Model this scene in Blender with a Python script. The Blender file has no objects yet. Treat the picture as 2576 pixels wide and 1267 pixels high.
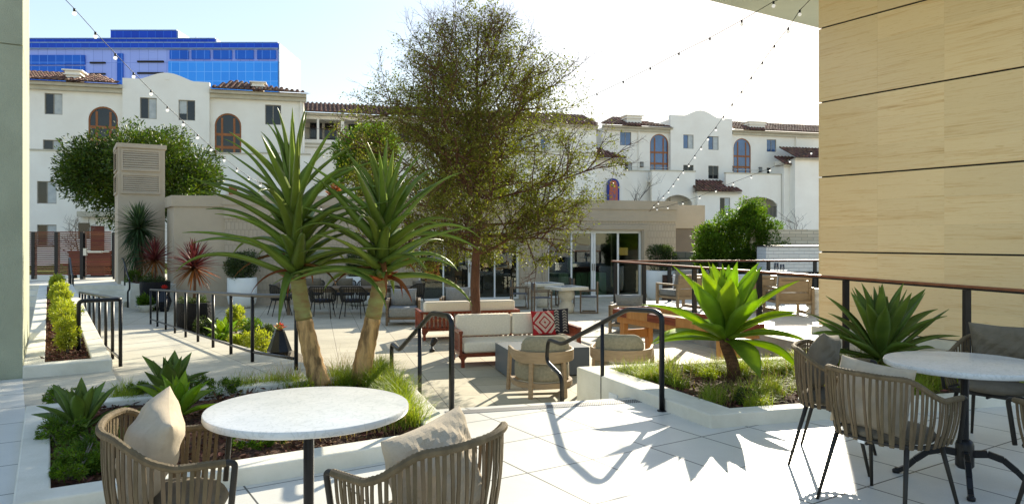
import bpy, math, random
import numpy as np
from mathutils import Vector, Matrix
R = math.radians
PI = math.pi
random.seed(7)
rng = np.random.default_rng(11)
scene = bpy.context.scene
col = scene.collection

# ------------------------------------------------------------------ camera, sky, sun, exposure
F = 1830.0          # focal length and horizon of the 2576 px wide photograph
EYE, HOR, CX = 1.5, 600.0, 1288.0
cd = bpy.data.cameras.new('camera'); cam = bpy.data.objects.new('camera', cd); col.objects.link(cam)
cam.location = (0, 0, EYE); cam.rotation_euler = (R(90), 0, 0)
cd.sensor_width = 36; cd.lens = F / 2576 * 36; cd.shift_y = -33.5 / 2576
cd.clip_start = 0.05; cd.clip_end = 3000
scene.camera = cam

SUN_EL, SUN_AZ = 22.5, 21.8      # azimuth measured from +Y towards +X
world = bpy.data.worlds.new('World'); scene.world = world; world.use_nodes = True
wn = world.node_tree; bg = wn.nodes['Background']
sky = wn.nodes.new('ShaderNodeTexSky'); sky.sky_type = 'NISHITA'; sky.sun_disc = False
sky.sun_elevation = R(SUN_EL); sky.sun_rotation = R(SUN_AZ)
sky.air_density = 1.0; sky.dust_density = 0.5; sky.ozone_density = 2.0
tint = wn.nodes.new('ShaderNodeMixRGB'); tint.blend_type = 'MULTIPLY'; tint.inputs[0].default_value = 1; tint.inputs[2].default_value = (1.24, 1.14, 1.03, 1)
sh = wn.nodes.new('ShaderNodeSeparateColor'); sh.mode = 'HSV'; ch = wn.nodes.new('ShaderNodeCombineColor'); ch.mode = 'HSV'
pw_ = wn.nodes.new('ShaderNodeMath'); pw_.operation = 'POWER'; pw_.inputs[1].default_value = .36
sm = wn.nodes.new('ShaderNodeMath'); sm.operation = 'MULTIPLY'; sm.inputs[1].default_value = .92
wn.links.new(sky.outputs[0], sh.inputs[0]); wn.links.new(sh.outputs[0], ch.inputs[0]); wn.links.new(sh.outputs[1], sm.inputs[0]); wn.links.new(sm.outputs[0], ch.inputs[1])
wn.links.new(sh.outputs[2], pw_.inputs[0]); wn.links.new(pw_.outputs[0], ch.inputs[2]); wn.links.new(ch.outputs[0], tint.inputs[1]); wn.links.new(tint.outputs[0], bg.inputs[0]); bg.inputs[1].default_value = 0.15
ld = bpy.data.lights.new('sun', 'SUN'); ld.energy = 2.6; ld.angle = R(0.5); ld.color = (1, 0.91, 0.74)
sun = bpy.data.objects.new('sun', ld); col.objects.link(sun); sun.location = (20, 50, 30)
sd = Vector((math.sin(R(SUN_AZ)) * math.cos(R(SUN_EL)), math.cos(R(SUN_AZ)) * math.cos(R(SUN_EL)), math.sin(R(SUN_EL))))
sun.rotation_euler = sd.to_track_quat('Z', 'Y').to_euler()
vs = scene.view_settings
vs.view_transform = 'Standard'; vs.look = 'None'; vs.exposure = 2.08; vs.gamma = 1; vs.use_curve_mapping = False
scene.cycles.max_bounces = 8; scene.cycles.transparent_max_bounces = 12
scene.cycles.sample_clamp_indirect = 6

# ------------------------------------------------------------------ coordinates
def XY(px, d): return ((px - CX) / F * d, d)
def ZZ(py, d): return EYE + (HOR - py) / F * d
def P(px, py, z):
    d = (EYE - z) * F / (py - HOR)
    return ((px - CX) / F * d, d, z)
A32 = R(32.5); C32, S32 = math.cos(A32), math.sin(A32)
def G(r, s): return (C32 * r - S32 * s, S32 * r + C32 * s)     # grid of the deck and the stone wall
A15 = R(15.2); EU = Vector((math.cos(A15), math.sin(A15), 0)); EV = Vector((-math.sin(A15), math.cos(A15), 0))
PAT = -0.62     # patio level
TER = -0.16     # fireplace terrace level

# ------------------------------------------------------------------ object helpers
def tag(o, label=None, cat=None, group=None, kind=None):
    if label: o['label'] = label
    if cat: o['category'] = cat
    if group: o['group'] = group
    if kind: o['kind'] = kind
    return o
def empty(name, loc=(0, 0, 0), rz=0.0, label=None, cat=None, group=None):
    o = bpy.data.objects.new(name, None); o.empty_display_size = 0.2
    o.location = loc; o.rotation_euler = (0, 0, rz); col.objects.link(o)
    return tag(o, label, cat, group)
def copy_tree(o, parent=None):
    c = o.copy(); col.objects.link(c)
    if parent is not None: c.parent = parent
    for ch in list(o.children): copy_tree(ch, c)
    return c
def dup(o, loc, rz, label, group=None):
    c = copy_tree(o); c.location = loc; c.rotation_euler = (0, 0, rz); c['label'] = label
    if group: c['group'] = group
    return c

class MB:
    def __init__(s): s.v = []; s.f = []; s.m = []; s.mi = 0
    def add(s, vs, fs):
        n = len(s.v); s.v += [tuple(v) for v in vs]; s.f += [tuple(i + n for i in f) for f in fs]; s.m += [s.mi] * len(fs)
        return s
    def box(s, x0, x1, y0, y1, z0, z1, M=None):
        vs = [Vector((x, y, z)) for z in (z0, z1) for y in (y0, y1) for x in (x0, x1)]
        if M is not None: vs = [M @ v for v in vs]
        return s.add(vs, [(0, 2, 3, 1), (4, 5, 7, 6), (0, 1, 5, 4), (2, 6, 7, 3), (0, 4, 6, 2), (1, 3, 7, 5)])
    def cbox(s, c, size, rz=0.0, M=None):
        T = Matrix.Translation(c) @ Matrix.Rotation(rz, 4, 'Z')
        if M is not None: T = M @ T
        a, b, h = size[0] / 2, size[1] / 2, size[2] / 2
        return s.box(-a, a, -b, b, -h, h, T)
    def bar(s, p0, p1, w, t, up=(0, 0, 1)):            # rectangular bar between two points
        p0, p1 = Vector(p0), Vector(p1); d = (p1 - p0); L = d.length; d.normalize()
        u = Vector(up); x = d.cross(u)
        if x.length < 1e-4: u = Vector((0, 1, 0)); x = d.cross(u)
        x.normalize(); z = x.cross(d)
        vs = []
        for p in (p0, p1):
            for a, b in ((-1, -1), (1, -1), (1, 1), (-1, 1)): vs.append(p + x * a * w / 2 + z * b * t / 2)
        return s.add(vs, [(3, 2, 1, 0), (4, 5, 6, 7), (0, 1, 5, 4), (1, 2, 6, 5), (2, 3, 7, 6), (3, 0, 4, 7)])
    def prism(s, pts, z0, z1):                          # vertical prism over a polygon (ccw)
        n = len(pts); vs = [(p[0], p[1], z0) for p in pts] + [(p[0], p[1], z1) for p in pts]
        return s.add(vs, [tuple(range(n - 1, -1, -1)), tuple(range(n, 2 * n))] + [(i, (i + 1) % n, n + (i + 1) % n, n + i) for i in range(n)])
    def slab(s, pts, y0, y1):                           # prism of an x/z outline along y
        n = len(pts); vs = [(p[0], y0, p[1]) for p in pts] + [(p[0], y1, p[1]) for p in pts]
        return s.add(vs, [tuple(range(n)), tuple(range(2 * n - 1, n - 1, -1))] + [(i, n + i, n + (i + 1) % n, (i + 1) % n) for i in range(n)])
    def tube(s, pts, rad, seg=8, cap=True, closed=False):
        pts = [Vector(p) for p in pts]; n = len(pts)
        rs = rad if isinstance(rad, (list, tuple)) else [rad] * n
        tang = []
        for i in range(n):
            a = pts[i - 1] if (i > 0 or closed) else pts[i]; b = pts[(i + 1) % n] if (i < n - 1 or closed) else pts[i]
            t = b - a
            tang.append(t.normalized() if t.length > 1e-9 else Vector((0, 0, 1)))
        ref = Vector((0, 0, 1)) if abs(tang[0].z) < .9 else Vector((1, 0, 0))
        x = tang[0].cross(ref).normalized(); vs = []
        for i in range(n):
            x = x - tang[i] * x.dot(tang[i])
            if x.length < 1e-6: x = tang[i].orthogonal()
            x.normalize(); y = tang[i].cross(x)
            for k in range(seg):
                a = 2 * PI * k / seg; vs.append(pts[i] + (x * math.cos(a) + y * math.sin(a)) * rs[i])
        fs = []
        for i in range(n if closed else n - 1):
            j = (i + 1) % n
            for k in range(seg):
                l = (k + 1) % seg; fs.append((i * seg + k, i * seg + l, j * seg + l, j * seg + k))
        if cap and not closed:
            fs.append(tuple(range(seg - 1, -1, -1))); fs.append(tuple((n - 1) * seg + k for k in range(seg)))
        return s.add(vs, fs)
    def lathe(s, prof, seg=24, c=(0, 0, 0), cap=True, sx=1.0, sy=1.0, rot=0.0):
        n = len(prof); vs = []
        for r_, z in prof:
            for k in range(seg):
                a = 2 * PI * k / seg + rot; vs.append((c[0] + r_ * math.cos(a) * sx, c[1] + r_ * math.sin(a) * sy, c[2] + z))
        fs = [(i * seg + k, i * seg + (k + 1) % seg, (i + 1) * seg + (k + 1) % seg, (i + 1) * seg + k) for i in range(n - 1) for k in range(seg)]
        if cap: fs.append(tuple(range(seg - 1, -1, -1))); fs.append(tuple((n - 1) * seg + k for k in range(seg)))
        return s.add(vs, fs)
    def build(s, name, m, parent=None, smooth=False, world=False, bevel=0.0, auto=False, seg=2):
        if world and parent is not None:
            o_ = parent.location; s.v = [(v[0] - o_[0], v[1] - o_[1], v[2] - o_[2]) for v in s.v]
        me = bpy.data.meshes.new(name); me.from_pydata(s.v, [], s.f)
        ms = m if isinstance(m, (list, tuple)) else [m]
        for q in ms: me.materials.append(q)
        if len(ms) > 1: me.polygons.foreach_set('material_index', s.m)
        me.validate(); me.update()
        if smooth or auto:
            me.polygons.foreach_set('use_smooth', [True] * len(me.polygons))
            if auto: me.set_sharp_from_angle(angle=R(38))
        o = bpy.data.objects.new(name, me); col.objects.link(o)
        if parent is not None: o.parent = parent
        if bevel > 0:
            b = o.modifiers.new('Bevel', 'BEVEL'); b.width = bevel; b.segments = seg; b.limit_method = 'ANGLE'; b.angle_limit = R(40)
            b.harden_normals = False
        return o

def np_quads(name, V, m, parent=None, nv=4, smooth=False):     # V: (N, nv, 3) array of separate polygons
    V = np.asarray(V, dtype=np.float32); N = V.shape[0]
    me = bpy.data.meshes.new(name)
    me.vertices.add(N * nv); me.vertices.foreach_set('co', V.reshape(-1))
    me.loops.add(N * nv); me.loops.foreach_set('vertex_index', np.arange(N * nv, dtype=np.int32))
    me.polygons.add(N); me.polygons.foreach_set('loop_start', np.arange(N, dtype=np.int32) * nv)
    me.polygons.foreach_set('loop_total', np.full(N, nv, dtype=np.int32))
    if smooth: me.polygons.foreach_set('use_smooth', [True] * N)
    me.materials.append(m); me.update(calc_edges=True)
    o = bpy.data.objects.new(name, me); col.objects.link(o)
    if parent is not None: o.parent = parent
    return o
def unit(a): return a / (np.linalg.norm(a, axis=-1, keepdims=True) + 1e-9)
def leaf_quads(C, L, W, D=None, spread=1.0, jit=0.25):  # diamond leaves at C, pointing along D (+ noise)
    N = len(C); d = rng.normal(size=(N, 3))
    if D is not None: d = unit(d) * spread + D
    d = unit(d); o = unit(np.cross(d, rng.normal(size=(N, 3))))
    nrm = np.cross(d, o)
    l = L * (1 + jit * rng.normal(size=(N, 1))); w = W * (1 + jit * rng.normal(size=(N, 1)))
    b = C; t = C + d * l; m_ = C + d * l * 0.45 + nrm * w * 0.12
    return np.stack([b, m_ + o * w / 2, t, m_ - o * w / 2], axis=1)

# ------------------------------------------------------------------ materials
def nd(nt, t, **kw):
    n = nt.nodes.new(t)
    for k, v in kw.items(): setattr(n, k, v)
    return n
def mat(name, c, rough=0.6, c2=None, scale=3.0, detail=6.0, bump=0.0, bscale=40.0, metal=0.0, spec=0.22, stretch=None,
        trans=0.0, tcol=None, island=0.0, coat=0.0, contrast=(0.35, 0.65), sss=0.0):
    m = bpy.data.materials.new(name); m.use_nodes = True; nt = m.node_tree; p = nt.nodes['Principled BSDF']
    p.inputs['Roughness'].default_value = rough; p.inputs['Metallic'].default_value = metal
    p.inputs['Specular IOR Level'].default_value = spec; p.inputs['Coat Weight'].default_value = coat
    p.inputs['Coat Roughness'].default_value = 0.12
    tc = nd(nt, 'ShaderNodeTexCoord'); mp = nd(nt, 'ShaderNodeMapping'); nt.links.new(tc.outputs['Object'], mp.inputs[0])
    if stretch: mp.inputs['Scale'].default_value = stretch
    if c2 is None: c2 = tuple(x * 0.82 for x in c)
    no = nd(nt, 'ShaderNodeTexNoise'); no.inputs['Scale'].default_value = scale; no.inputs['Detail'].default_value = detail
    no.inputs['Roughness'].default_value = 0.62
    nt.links.new(mp.outputs[0], no.inputs['Vector'])
    rp = nd(nt, 'ShaderNodeValToRGB'); rp.color_ramp.elements[0].position = contrast[0]; rp.color_ramp.elements[1].position = contrast[1]
    rp.color_ramp.elements[0].color = (*c2, 1); rp.color_ramp.elements[1].color = (*c, 1)
    nt.links.new(no.outputs['Fac'], rp.inputs[0]); out = rp.outputs[0]
    if island > 0:
        ge = nd(nt, 'ShaderNodeNewGeometry'); hs = nd(nt, 'ShaderNodeHueSaturation')
        mr = nd(nt, 'ShaderNodeMapRange'); mr.inputs[3].default_value = 1 - island; mr.inputs[4].default_value = 1 + island
        nt.links.new(ge.outputs['Random Per Island'], mr.inputs[0]); nt.links.new(mr.outputs[0], hs.inputs['Value'])
        m2 = nd(nt, 'ShaderNodeMapRange'); m2.inputs[3].default_value = 0.5 - island * .06; m2.inputs[4].default_value = 0.5 + island * .06
        mu = nd(nt, 'ShaderNodeMath', operation='FRACT'); mm = nd(nt, 'ShaderNodeMath', operation='MULTIPLY'); mm.inputs[1].default_value = 7.31
        nt.links.new(ge.outputs['Random Per Island'], mm.inputs[0]); nt.links.new(mm.outputs[0], mu.inputs[0])
        nt.links.new(mu.outputs[0], m2.inputs[0]); nt.links.new(m2.outputs[0], hs.inputs['Hue'])
        nt.links.new(out, hs.inputs['Color']); out = hs.outputs[0]
    nt.links.new(out, p.inputs['Base Color'])
    if bump > 0:
        n2 = nd(nt, 'ShaderNodeTexNoise'); n2.inputs['Scale'].default_value = bscale; n2.inputs['Detail'].default_value = 4
        nt.links.new(mp.outputs[0], n2.inputs['Vector'])
        bp = nd(nt, 'ShaderNodeBump'); bp.inputs['Strength'].default_value = bump; bp.inputs['Distance'].default_value = 0.02
        nt.links.new(n2.outputs['Fac'], bp.inputs['Height']); nt.links.new(bp.outputs[0], p.inputs['Normal'])
    if trans > 0:
        tr = nd(nt, 'ShaderNodeBsdfTranslucent'); mx = nd(nt, 'ShaderNodeMixShader'); mx.inputs[0].default_value = trans
        hs = nd(nt, 'ShaderNodeMixRGB', blend_type='MULTIPLY'); hs.inputs[0].default_value = 1
        hs.inputs[2].default_value = (*(tcol or (1.5, 1.6, .5)), 1)
        nt.links.new(out, hs.inputs[1]); nt.links.new(hs.outputs[0], tr.inputs[0])
        o = nt.nodes['Material Output']; nt.links.new(p.outputs[0], mx.inputs[1]); nt.links.new(tr.outputs[0], mx.inputs[2]); nt.links.new(mx.outputs[0], o.inputs[0])
    return m
def tile_mat(name, c, c2, joint, w, h, ang, off, mortar=0.004, rough=0.45, offset=0.0, bump=0.12, stain=0.12, bumpn=0.08, spec=.4):
    m = bpy.data.materials.new(name); m.use_nodes = True; nt = m.node_tree; p = nt.nodes['Principled BSDF']
    tc = nd(nt, 'ShaderNodeTexCoord'); mp = nd(nt, 'ShaderNodeMapping'); nt.links.new(tc.outputs['Object'], mp.inputs[0])
    mp.inputs['Rotation'].default_value = (0, 0, -ang); mp.inputs['Location'].default_value = (off[0], off[1], 0)
    b = nd(nt, 'ShaderNodeTexBrick'); b.offset = offset; b.inputs['Scale'].default_value = 1; b.inputs['Brick Width'].default_value = w
    b.inputs['Row Height'].default_value = h; b.inputs['Mortar Size'].default_value = mortar; b.inputs['Mortar Smooth'].default_value = 0.1
    b.inputs['Color1'].default_value = (*c, 1); b.inputs['Color2'].default_value = (*c2, 1); b.inputs['Mortar'].default_value = (*joint, 1)
    nt.links.new(mp.outputs[0], b.inputs['Vector'])
    no = nd(nt, 'ShaderNodeTexNoise'); no.inputs['Scale'].default_value = 1.3; no.inputs['Detail'].default_value = 9; no.inputs['Roughness'].default_value = .65
    nt.links.new(tc.outputs['Object'], no.inputs['Vector'])
    mr = nd(nt, 'ShaderNodeMapRange'); mr.inputs[1].default_value = .35; mr.inputs[2].default_value = .7; mr.inputs[3].default_value = 1 - stain; mr.inputs[4].default_value = 1.0
    nt.links.new(no.outputs['Fac'], mr.inputs[0])
    n3 = nd(nt, 'ShaderNodeTexNoise'); n3.inputs['Scale'].default_value = 90; n3.inputs['Detail'].default_value = 3
    nt.links.new(tc.outputs['Object'], n3.inputs['Vector'])
    m3 = nd(nt, 'ShaderNodeMapRange'); m3.inputs[1].default_value = .35; m3.inputs[2].default_value = .65; m3.inputs[3].default_value = 1 - bumpn; m3.inputs[4].default_value = 1 + bumpn
    nt.links.new(n3.outputs['Fac'], m3.inputs[0])
    ml = nd(nt, 'ShaderNodeMath', operation='MULTIPLY'); nt.links.new(mr.outputs[0], ml.inputs[0]); nt.links.new(m3.outputs[0], ml.inputs[1])
    mx = nd(nt, 'ShaderNodeVectorMath', operation='SCALE'); nt.links.new(b.outputs['Color'], mx.inputs[0]); nt.links.new(ml.outputs[0], mx.inputs['Scale'])
    nt.links.new(mx.outputs[0], p.inputs['Base Color']); p.inputs['Roughness'].default_value = rough; p.inputs['Specular IOR Level'].default_value = spec
    bp = nd(nt, 'ShaderNodeBump'); bp.invert = True; bp.inputs['Strength'].default_value = bump; bp.inputs['Distance'].default_value = .01
    nt.links.new(b.outputs['Fac'], bp.inputs['Height']); nt.links.new(bp.outputs[0], p.inputs['Normal'])
    return m
def glass_mat(name, tint=(.75, .85, .8), refl=0.12, rough=0.0):
    m = bpy.data.materials.new(name); m.use_nodes = True; nt = m.node_tree
    t = nd(nt, 'ShaderNodeBsdfTransparent'); t.inputs[0].default_value = (*tint, 1); g = nd(nt, 'ShaderNodeBsdfGlossy'); g.inputs['Roughness'].default_value = rough
    fr = nd(nt, 'ShaderNodeFresnel'); fr.inputs[0].default_value = 1.5
    ad = nd(nt, 'ShaderNodeMath', operation='ADD'); ad.inputs[1].default_value = refl - .04; nt.links.new(fr.outputs[0], ad.inputs[0])
    mx = nd(nt, 'ShaderNodeMixShader'); nt.links.new(ad.outputs[0], mx.inputs[0]); nt.links.new(t.outputs[0], mx.inputs[1]); nt.links.new(g.outputs[0], mx.inputs[2])
    nt.links.new(mx.outputs[0], nt.nodes['Material Output'].inputs[0])
    return m

M = {}
M['deck'] = tile_mat('deck tile', (.70, .685, .62), (.67, .655, .59), (.07, .07, .06), .53, .66, A32, (-.47, -.58), mortar=.006, rough=.42, stain=.15, bumpn=.03)
M['paver'] = tile_mat('patio paver', (.56, .50, .36), (.49, .435, .305), (.20, .165, .11), .61, .61, A15, (.2, .1), mortar=.006, rough=.7, stain=.22, bumpn=.12)
M['terr'] = tile_mat('terrace paver', (.58, .55, .46), (.55, .52, .43), (.2, .19, .16), .61, .61, A15, (.1, .2), mortar=.006, rough=.6, stain=.15)
M['concrete'] = mat('planter concrete', (.74, .71, .60), .75, (.60, .57, .46), scale=2.2, detail=10, bump=.15, bscale=60)
M['ramp'] = tile_mat('ramp concrete', (.55, .515, .41), (.53, .495, .39), (.22, .2, .16), 3.0, .9, A32, (0.9, .2), mortar=.006, rough=.8, stain=.25, bumpn=.12)
M['rawconc'] = mat('bare concrete', (.40, .40, .36), .8, (.22, .22, .2), scale=1.6, detail=10, bump=.2, bscale=30)
M['stucco_w'] = mat('white stucco', (.93, .88, .76), .9, (.87, .81, .69), scale=.6, detail=10, bump=.25, bscale=25)
M['stucco_b'] = mat('beige stucco', (.48, .405, .30), .85, (.42, .355, .26), scale=1.2, detail=8, bump=.35, bscale=70)
M['stucco_d'] = mat('dark taupe stucco', (.21, .175, .135), .85, (.18, .15, .115), scale=1.2, bump=.3, bscale=70)  # the wing's own dark taupe
M['pillar'] = mat('pillar stucco', (.38, .40, .29), .85, (.32, .335, .24), scale=1.5, detail=9, bump=.4, bscale=90)
M['soffit'] = mat('soffit plaster', (.66, .72, .60), .9, (.60, .66, .55), scale=1.2, bump=.1)
M['trim'] = mat('cornice trim', (.60, .54, .40), .7, scale=2)
M['rooftile'] = mat('clay roof tile', (.20, .10, .065), .8, (.10, .06, .045), scale=2.5, detail=8, island=.35)
M['ochre'] = mat('orange brown window frame', (.36, .14, .05), .5, (.28, .10, .035), scale=4)
M['bronze'] = mat('tan window frame', (.33, .29, .22), .5)
M['blk'] = mat('black metal', (.004, .0045, .006), .38, (.007, .007, .008), scale=8, spec=.35)
M['wht'] = mat('white metal', (.78, .79, .76), .35, (.72, .73, .7))
M['wet'] = mat('white glazed pot', (.80, .81, .77), .3, (.74, .75, .70), scale=1.5, coat=.2)
M['redwood'] = mat('red brown hardwood', (.26, .062, .028), .38, (.14, .03, .015), scale=3, stretch=(1, 1, 9), coat=.15)
M['slatwood'] = mat('fence wood', (.18, .055, .028), .5, (.11, .034, .018), scale=2, stretch=(1, 1, 8), island=.25)
M['teak'] = mat('pale teak', (.37, .27, .165), .5, (.29, .21, .125), scale=3, stretch=(2, 2, 12))
M['maple'] = mat('honey maple', (.52, .26, .085), .4, (.40, .18, .055), scale=3, stretch=(6, 2, 1))
M['greyoak'] = mat('weathered oak', (.19, .14, .09), .6, (.14, .10, .065), scale=3, stretch=(1, 6, 6))
M['greige'] = mat('grey fabric', (.31, .285, .205), .95, (.24, .22, .155), scale=30, detail=3, bump=.3, bscale=260)
M['bluegrey'] = mat('cool grey fabric', (.27, .275, .265), .95, (.21, .215, .205), scale=30, detail=3, bump=.3, bscale=260)
M['cream'] = mat('cream linen', (.86, .77, .62), .95, (.78, .69, .54), scale=40, detail=3, bump=.25, bscale=260)
M['sand'] = mat('sand linen', (.47, .39, .28), .95, (.41, .34, .24), scale=14, detail=4, bump=.2, bscale=200)
M['taupe'] = mat('taupe cushion', (.17, .145, .105), .95, (.14, .12, .085), scale=14, bump=.2, bscale=200)
M['strap'] = mat('olive brown webbing', (.20, .145, .08), .72, (.13, .095, .052), scale=20, detail=5, bump=.5, bscale=500, island=.12, stretch=(1, 1, .3))
M['strapd'] = mat('dark webbing', (.035, .03, .022), .7, (.025, .022, .016), scale=20, bump=.4, bscale=300)
M['legm'] = mat('charcoal leg', (.035, .031, .025), .5, (.028, .025, .02))
M['navy'] = mat('navy seat pad', (.03, .035, .05), .9)
M['bark'] = mat('tree bark', (.15, .075, .045), .9, (.07, .035, .022), scale=9, detail=8, bump=.8, bscale=30, stretch=(1, 1, .3))
M['greybark'] = mat('grey bark', (.22, .19, .15), .9, (.12, .10, .08), scale=7, bump=.6, bscale=25)
M['leaf'] = mat('olive leaf', (.175, .185, .035), .55, (.08, .088, .015), scale=2.5, trans=.38, island=.45, spec=.15)
M['ficus'] = mat('ficus leaf', (.085, .125, .012), .5, (.03, .055, .007), scale=1.0, trans=.28, island=.5, spec=.3)
M['hedge'] = mat('hedge leaf', (.13, .21, .018), .45, (.045, .09, .01), scale=1.5, trans=.46, island=.35)
M['olive'] = mat('potted shrub leaf', (.07, .10, .035), .5, (.035, .055, .018), scale=3, trans=.3, island=.35)
M['aloe'] = mat('aloe leaf', (.205, .28, .04), .36, (.13, .185, .026), scale=2.5, detail=5, trans=.22, island=.18, bump=.05, coat=.12)
M['aloebark'] = mat('aloe trunk', (.60, .36, .14), .85, (.20, .12, .05), scale=13, detail=10, bump=1.0, bscale=34, stretch=(1, 1, .22), contrast=(.40, .58))
M['aloeneck'] = mat('aloe green neck', (.30, .31, .10), .7, (.26, .16, .06), scale=5, detail=8, bump=.4, bscale=12, stretch=(1, 1, 3))
M['rust'] = mat('dried orange leaf base', (.50, .13, .03), .7, (.2, .05, .02), scale=12)
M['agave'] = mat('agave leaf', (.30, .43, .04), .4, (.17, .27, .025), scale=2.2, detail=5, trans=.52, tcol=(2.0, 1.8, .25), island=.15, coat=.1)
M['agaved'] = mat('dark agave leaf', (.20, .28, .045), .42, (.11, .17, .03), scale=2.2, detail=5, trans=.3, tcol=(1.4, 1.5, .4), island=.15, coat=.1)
M['agavebark'] = mat('agave stem', (.20, .10, .05), .9, (.08, .045, .025), scale=14, detail=6, bump=.8, bscale=30, stretch=(1, 1, 3))
M['yucca'] = mat('yucca leaf', (.07, .13, .05), .4, (.035, .07, .025), scale=2, trans=.25, island=.35)
M['cordy'] = mat('burgundy cordyline leaf', (.24, .055, .045), .38, (.11, .03, .03), scale=2, trans=.3, tcol=(1.6, .8, .5), island=.35)
M['cordyo'] = mat('orange cordyline leaf', (.33, .14, .035), .5, (.2, .08, .03), scale=2, trans=.3, tcol=(1.6, .9, .4), island=.3)
M['grass'] = mat('ornamental grass', (.30, .38, .04), .5, (.14, .21, .025), scale=1.2, trans=.42, tcol=(1.6, 1.5, .4), island=.3)
M['grassy'] = mat('straw grass', (.42, .32, .13), .6, (.3, .22, .08), scale=2, trans=.35, tcol=(1.3, 1.2, .8), island=.25)
M['lime'] = mat('lime shrub leaf', (.38, .42, .06), .5, (.22, .28, .03), scale=2, trans=.4, tcol=(1.5, 1.4, .4), island=.25)
M['mulch'] = mat('bark mulch', (.10, .048, .026), .95, (.04, .02, .012), scale=25, detail=6, bump=1.0, bscale=40)
M['chip'] = mat('wood chip', (.17, .08, .04), .9, (.06, .03, .018), scale=20, island=.5)
M['gravel'] = mat('gravel', (.33, .28, .2), .9, (.14, .115, .085), scale=60, detail=4, bump=1.0, bscale=90)
M['pebble'] = mat('dark pebble', (.12, .125, .12), .5, (.06, .06, .06), scale=9, island=.5)
M['blackpot'] = mat('hammered black pot', (.006, .006, .007), .5, (.009, .009, .01), scale=6, bump=1.0, bscale=28, spec=.2)
M['gloss'] = mat('black glazed vase', (.004, .005, .007), .15, (.005, .005, .008), coat=.15)
M['terrazzo'] = mat('terrazzo', (.74, .68, .54), .7, (.33, .29, .2), scale=70, detail=2, contrast=(.30, .46), bump=.2, bscale=80)
M['fire'] = mat('charcoal fire table', (.12, .135, .145), .45, (.105, .12, .13), scale=2)
M['glass'] = glass_mat('door glass', (.62, .74, .68), .10)
M['winglass'] = mat('window glass', (.02, .022, .024), .08, (.01, .011, .012), scale=.4, spec=.5)
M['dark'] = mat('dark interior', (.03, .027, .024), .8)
M['interior'] = mat('amber glow wall colour', (.16, .12, .075), .8)
M['celadon'] = mat('pale green counter', (.36, .48, .30), .3, (.36, .48, .34), scale=1.5)
M['white'] = mat('matt white', (.78, .78, .75), .6)
M['grate'] = tile_mat('drain grate', (.55, .55, .52), (.50, .50, .47), (.06, .06, .06), .022, .022, A15, (0, 0), mortar=.006, rough=.5, offset=.5)

def marble():
    m = mat('white marble', (.70, .70, .66), .25, (.60, .61, .58), scale=5.2, detail=12, contrast=(.30, .62), coat=.15)
    nt = m.node_tree; p = nt.nodes['Principled BSDF']; rp = [n for n in nt.nodes if n.type == 'VALTORGB'][0]
    w = nd(nt, 'ShaderNodeTexWave'); w.inputs['Scale'].default_value = 4.5; w.inputs['Distortion'].default_value = 22; w.inputs['Detail'].default_value = 6; w.inputs['Detail Scale'].default_value = 2.4
    mp = [n for n in nt.nodes if n.type == 'MAPPING'][0]; nt.links.new(mp.outputs[0], w.inputs['Vector'])
    r2 = nd(nt, 'ShaderNodeValToRGB'); r2.color_ramp.elements[0].position = 0; r2.color_ramp.elements[0].color = (.86, .87, .86, 1)
    r2.color_ramp.elements[1].position = .16; r2.color_ramp.elements[1].color = (1, 1, 1, 1); nt.links.new(w.outputs['Fac'], r2.inputs[0])
    x = nd(nt, 'ShaderNodeMixRGB', blend_type='MULTIPLY'); x.inputs[0].default_value = 1
    nt.links.new(rp.outputs[0], x.inputs[1]); nt.links.new(r2.outputs[0], x.inputs[2]); nt.links.new(x.outputs[0], p.inputs['Base Color'])
    return m
M['marble'] = marble()
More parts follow.
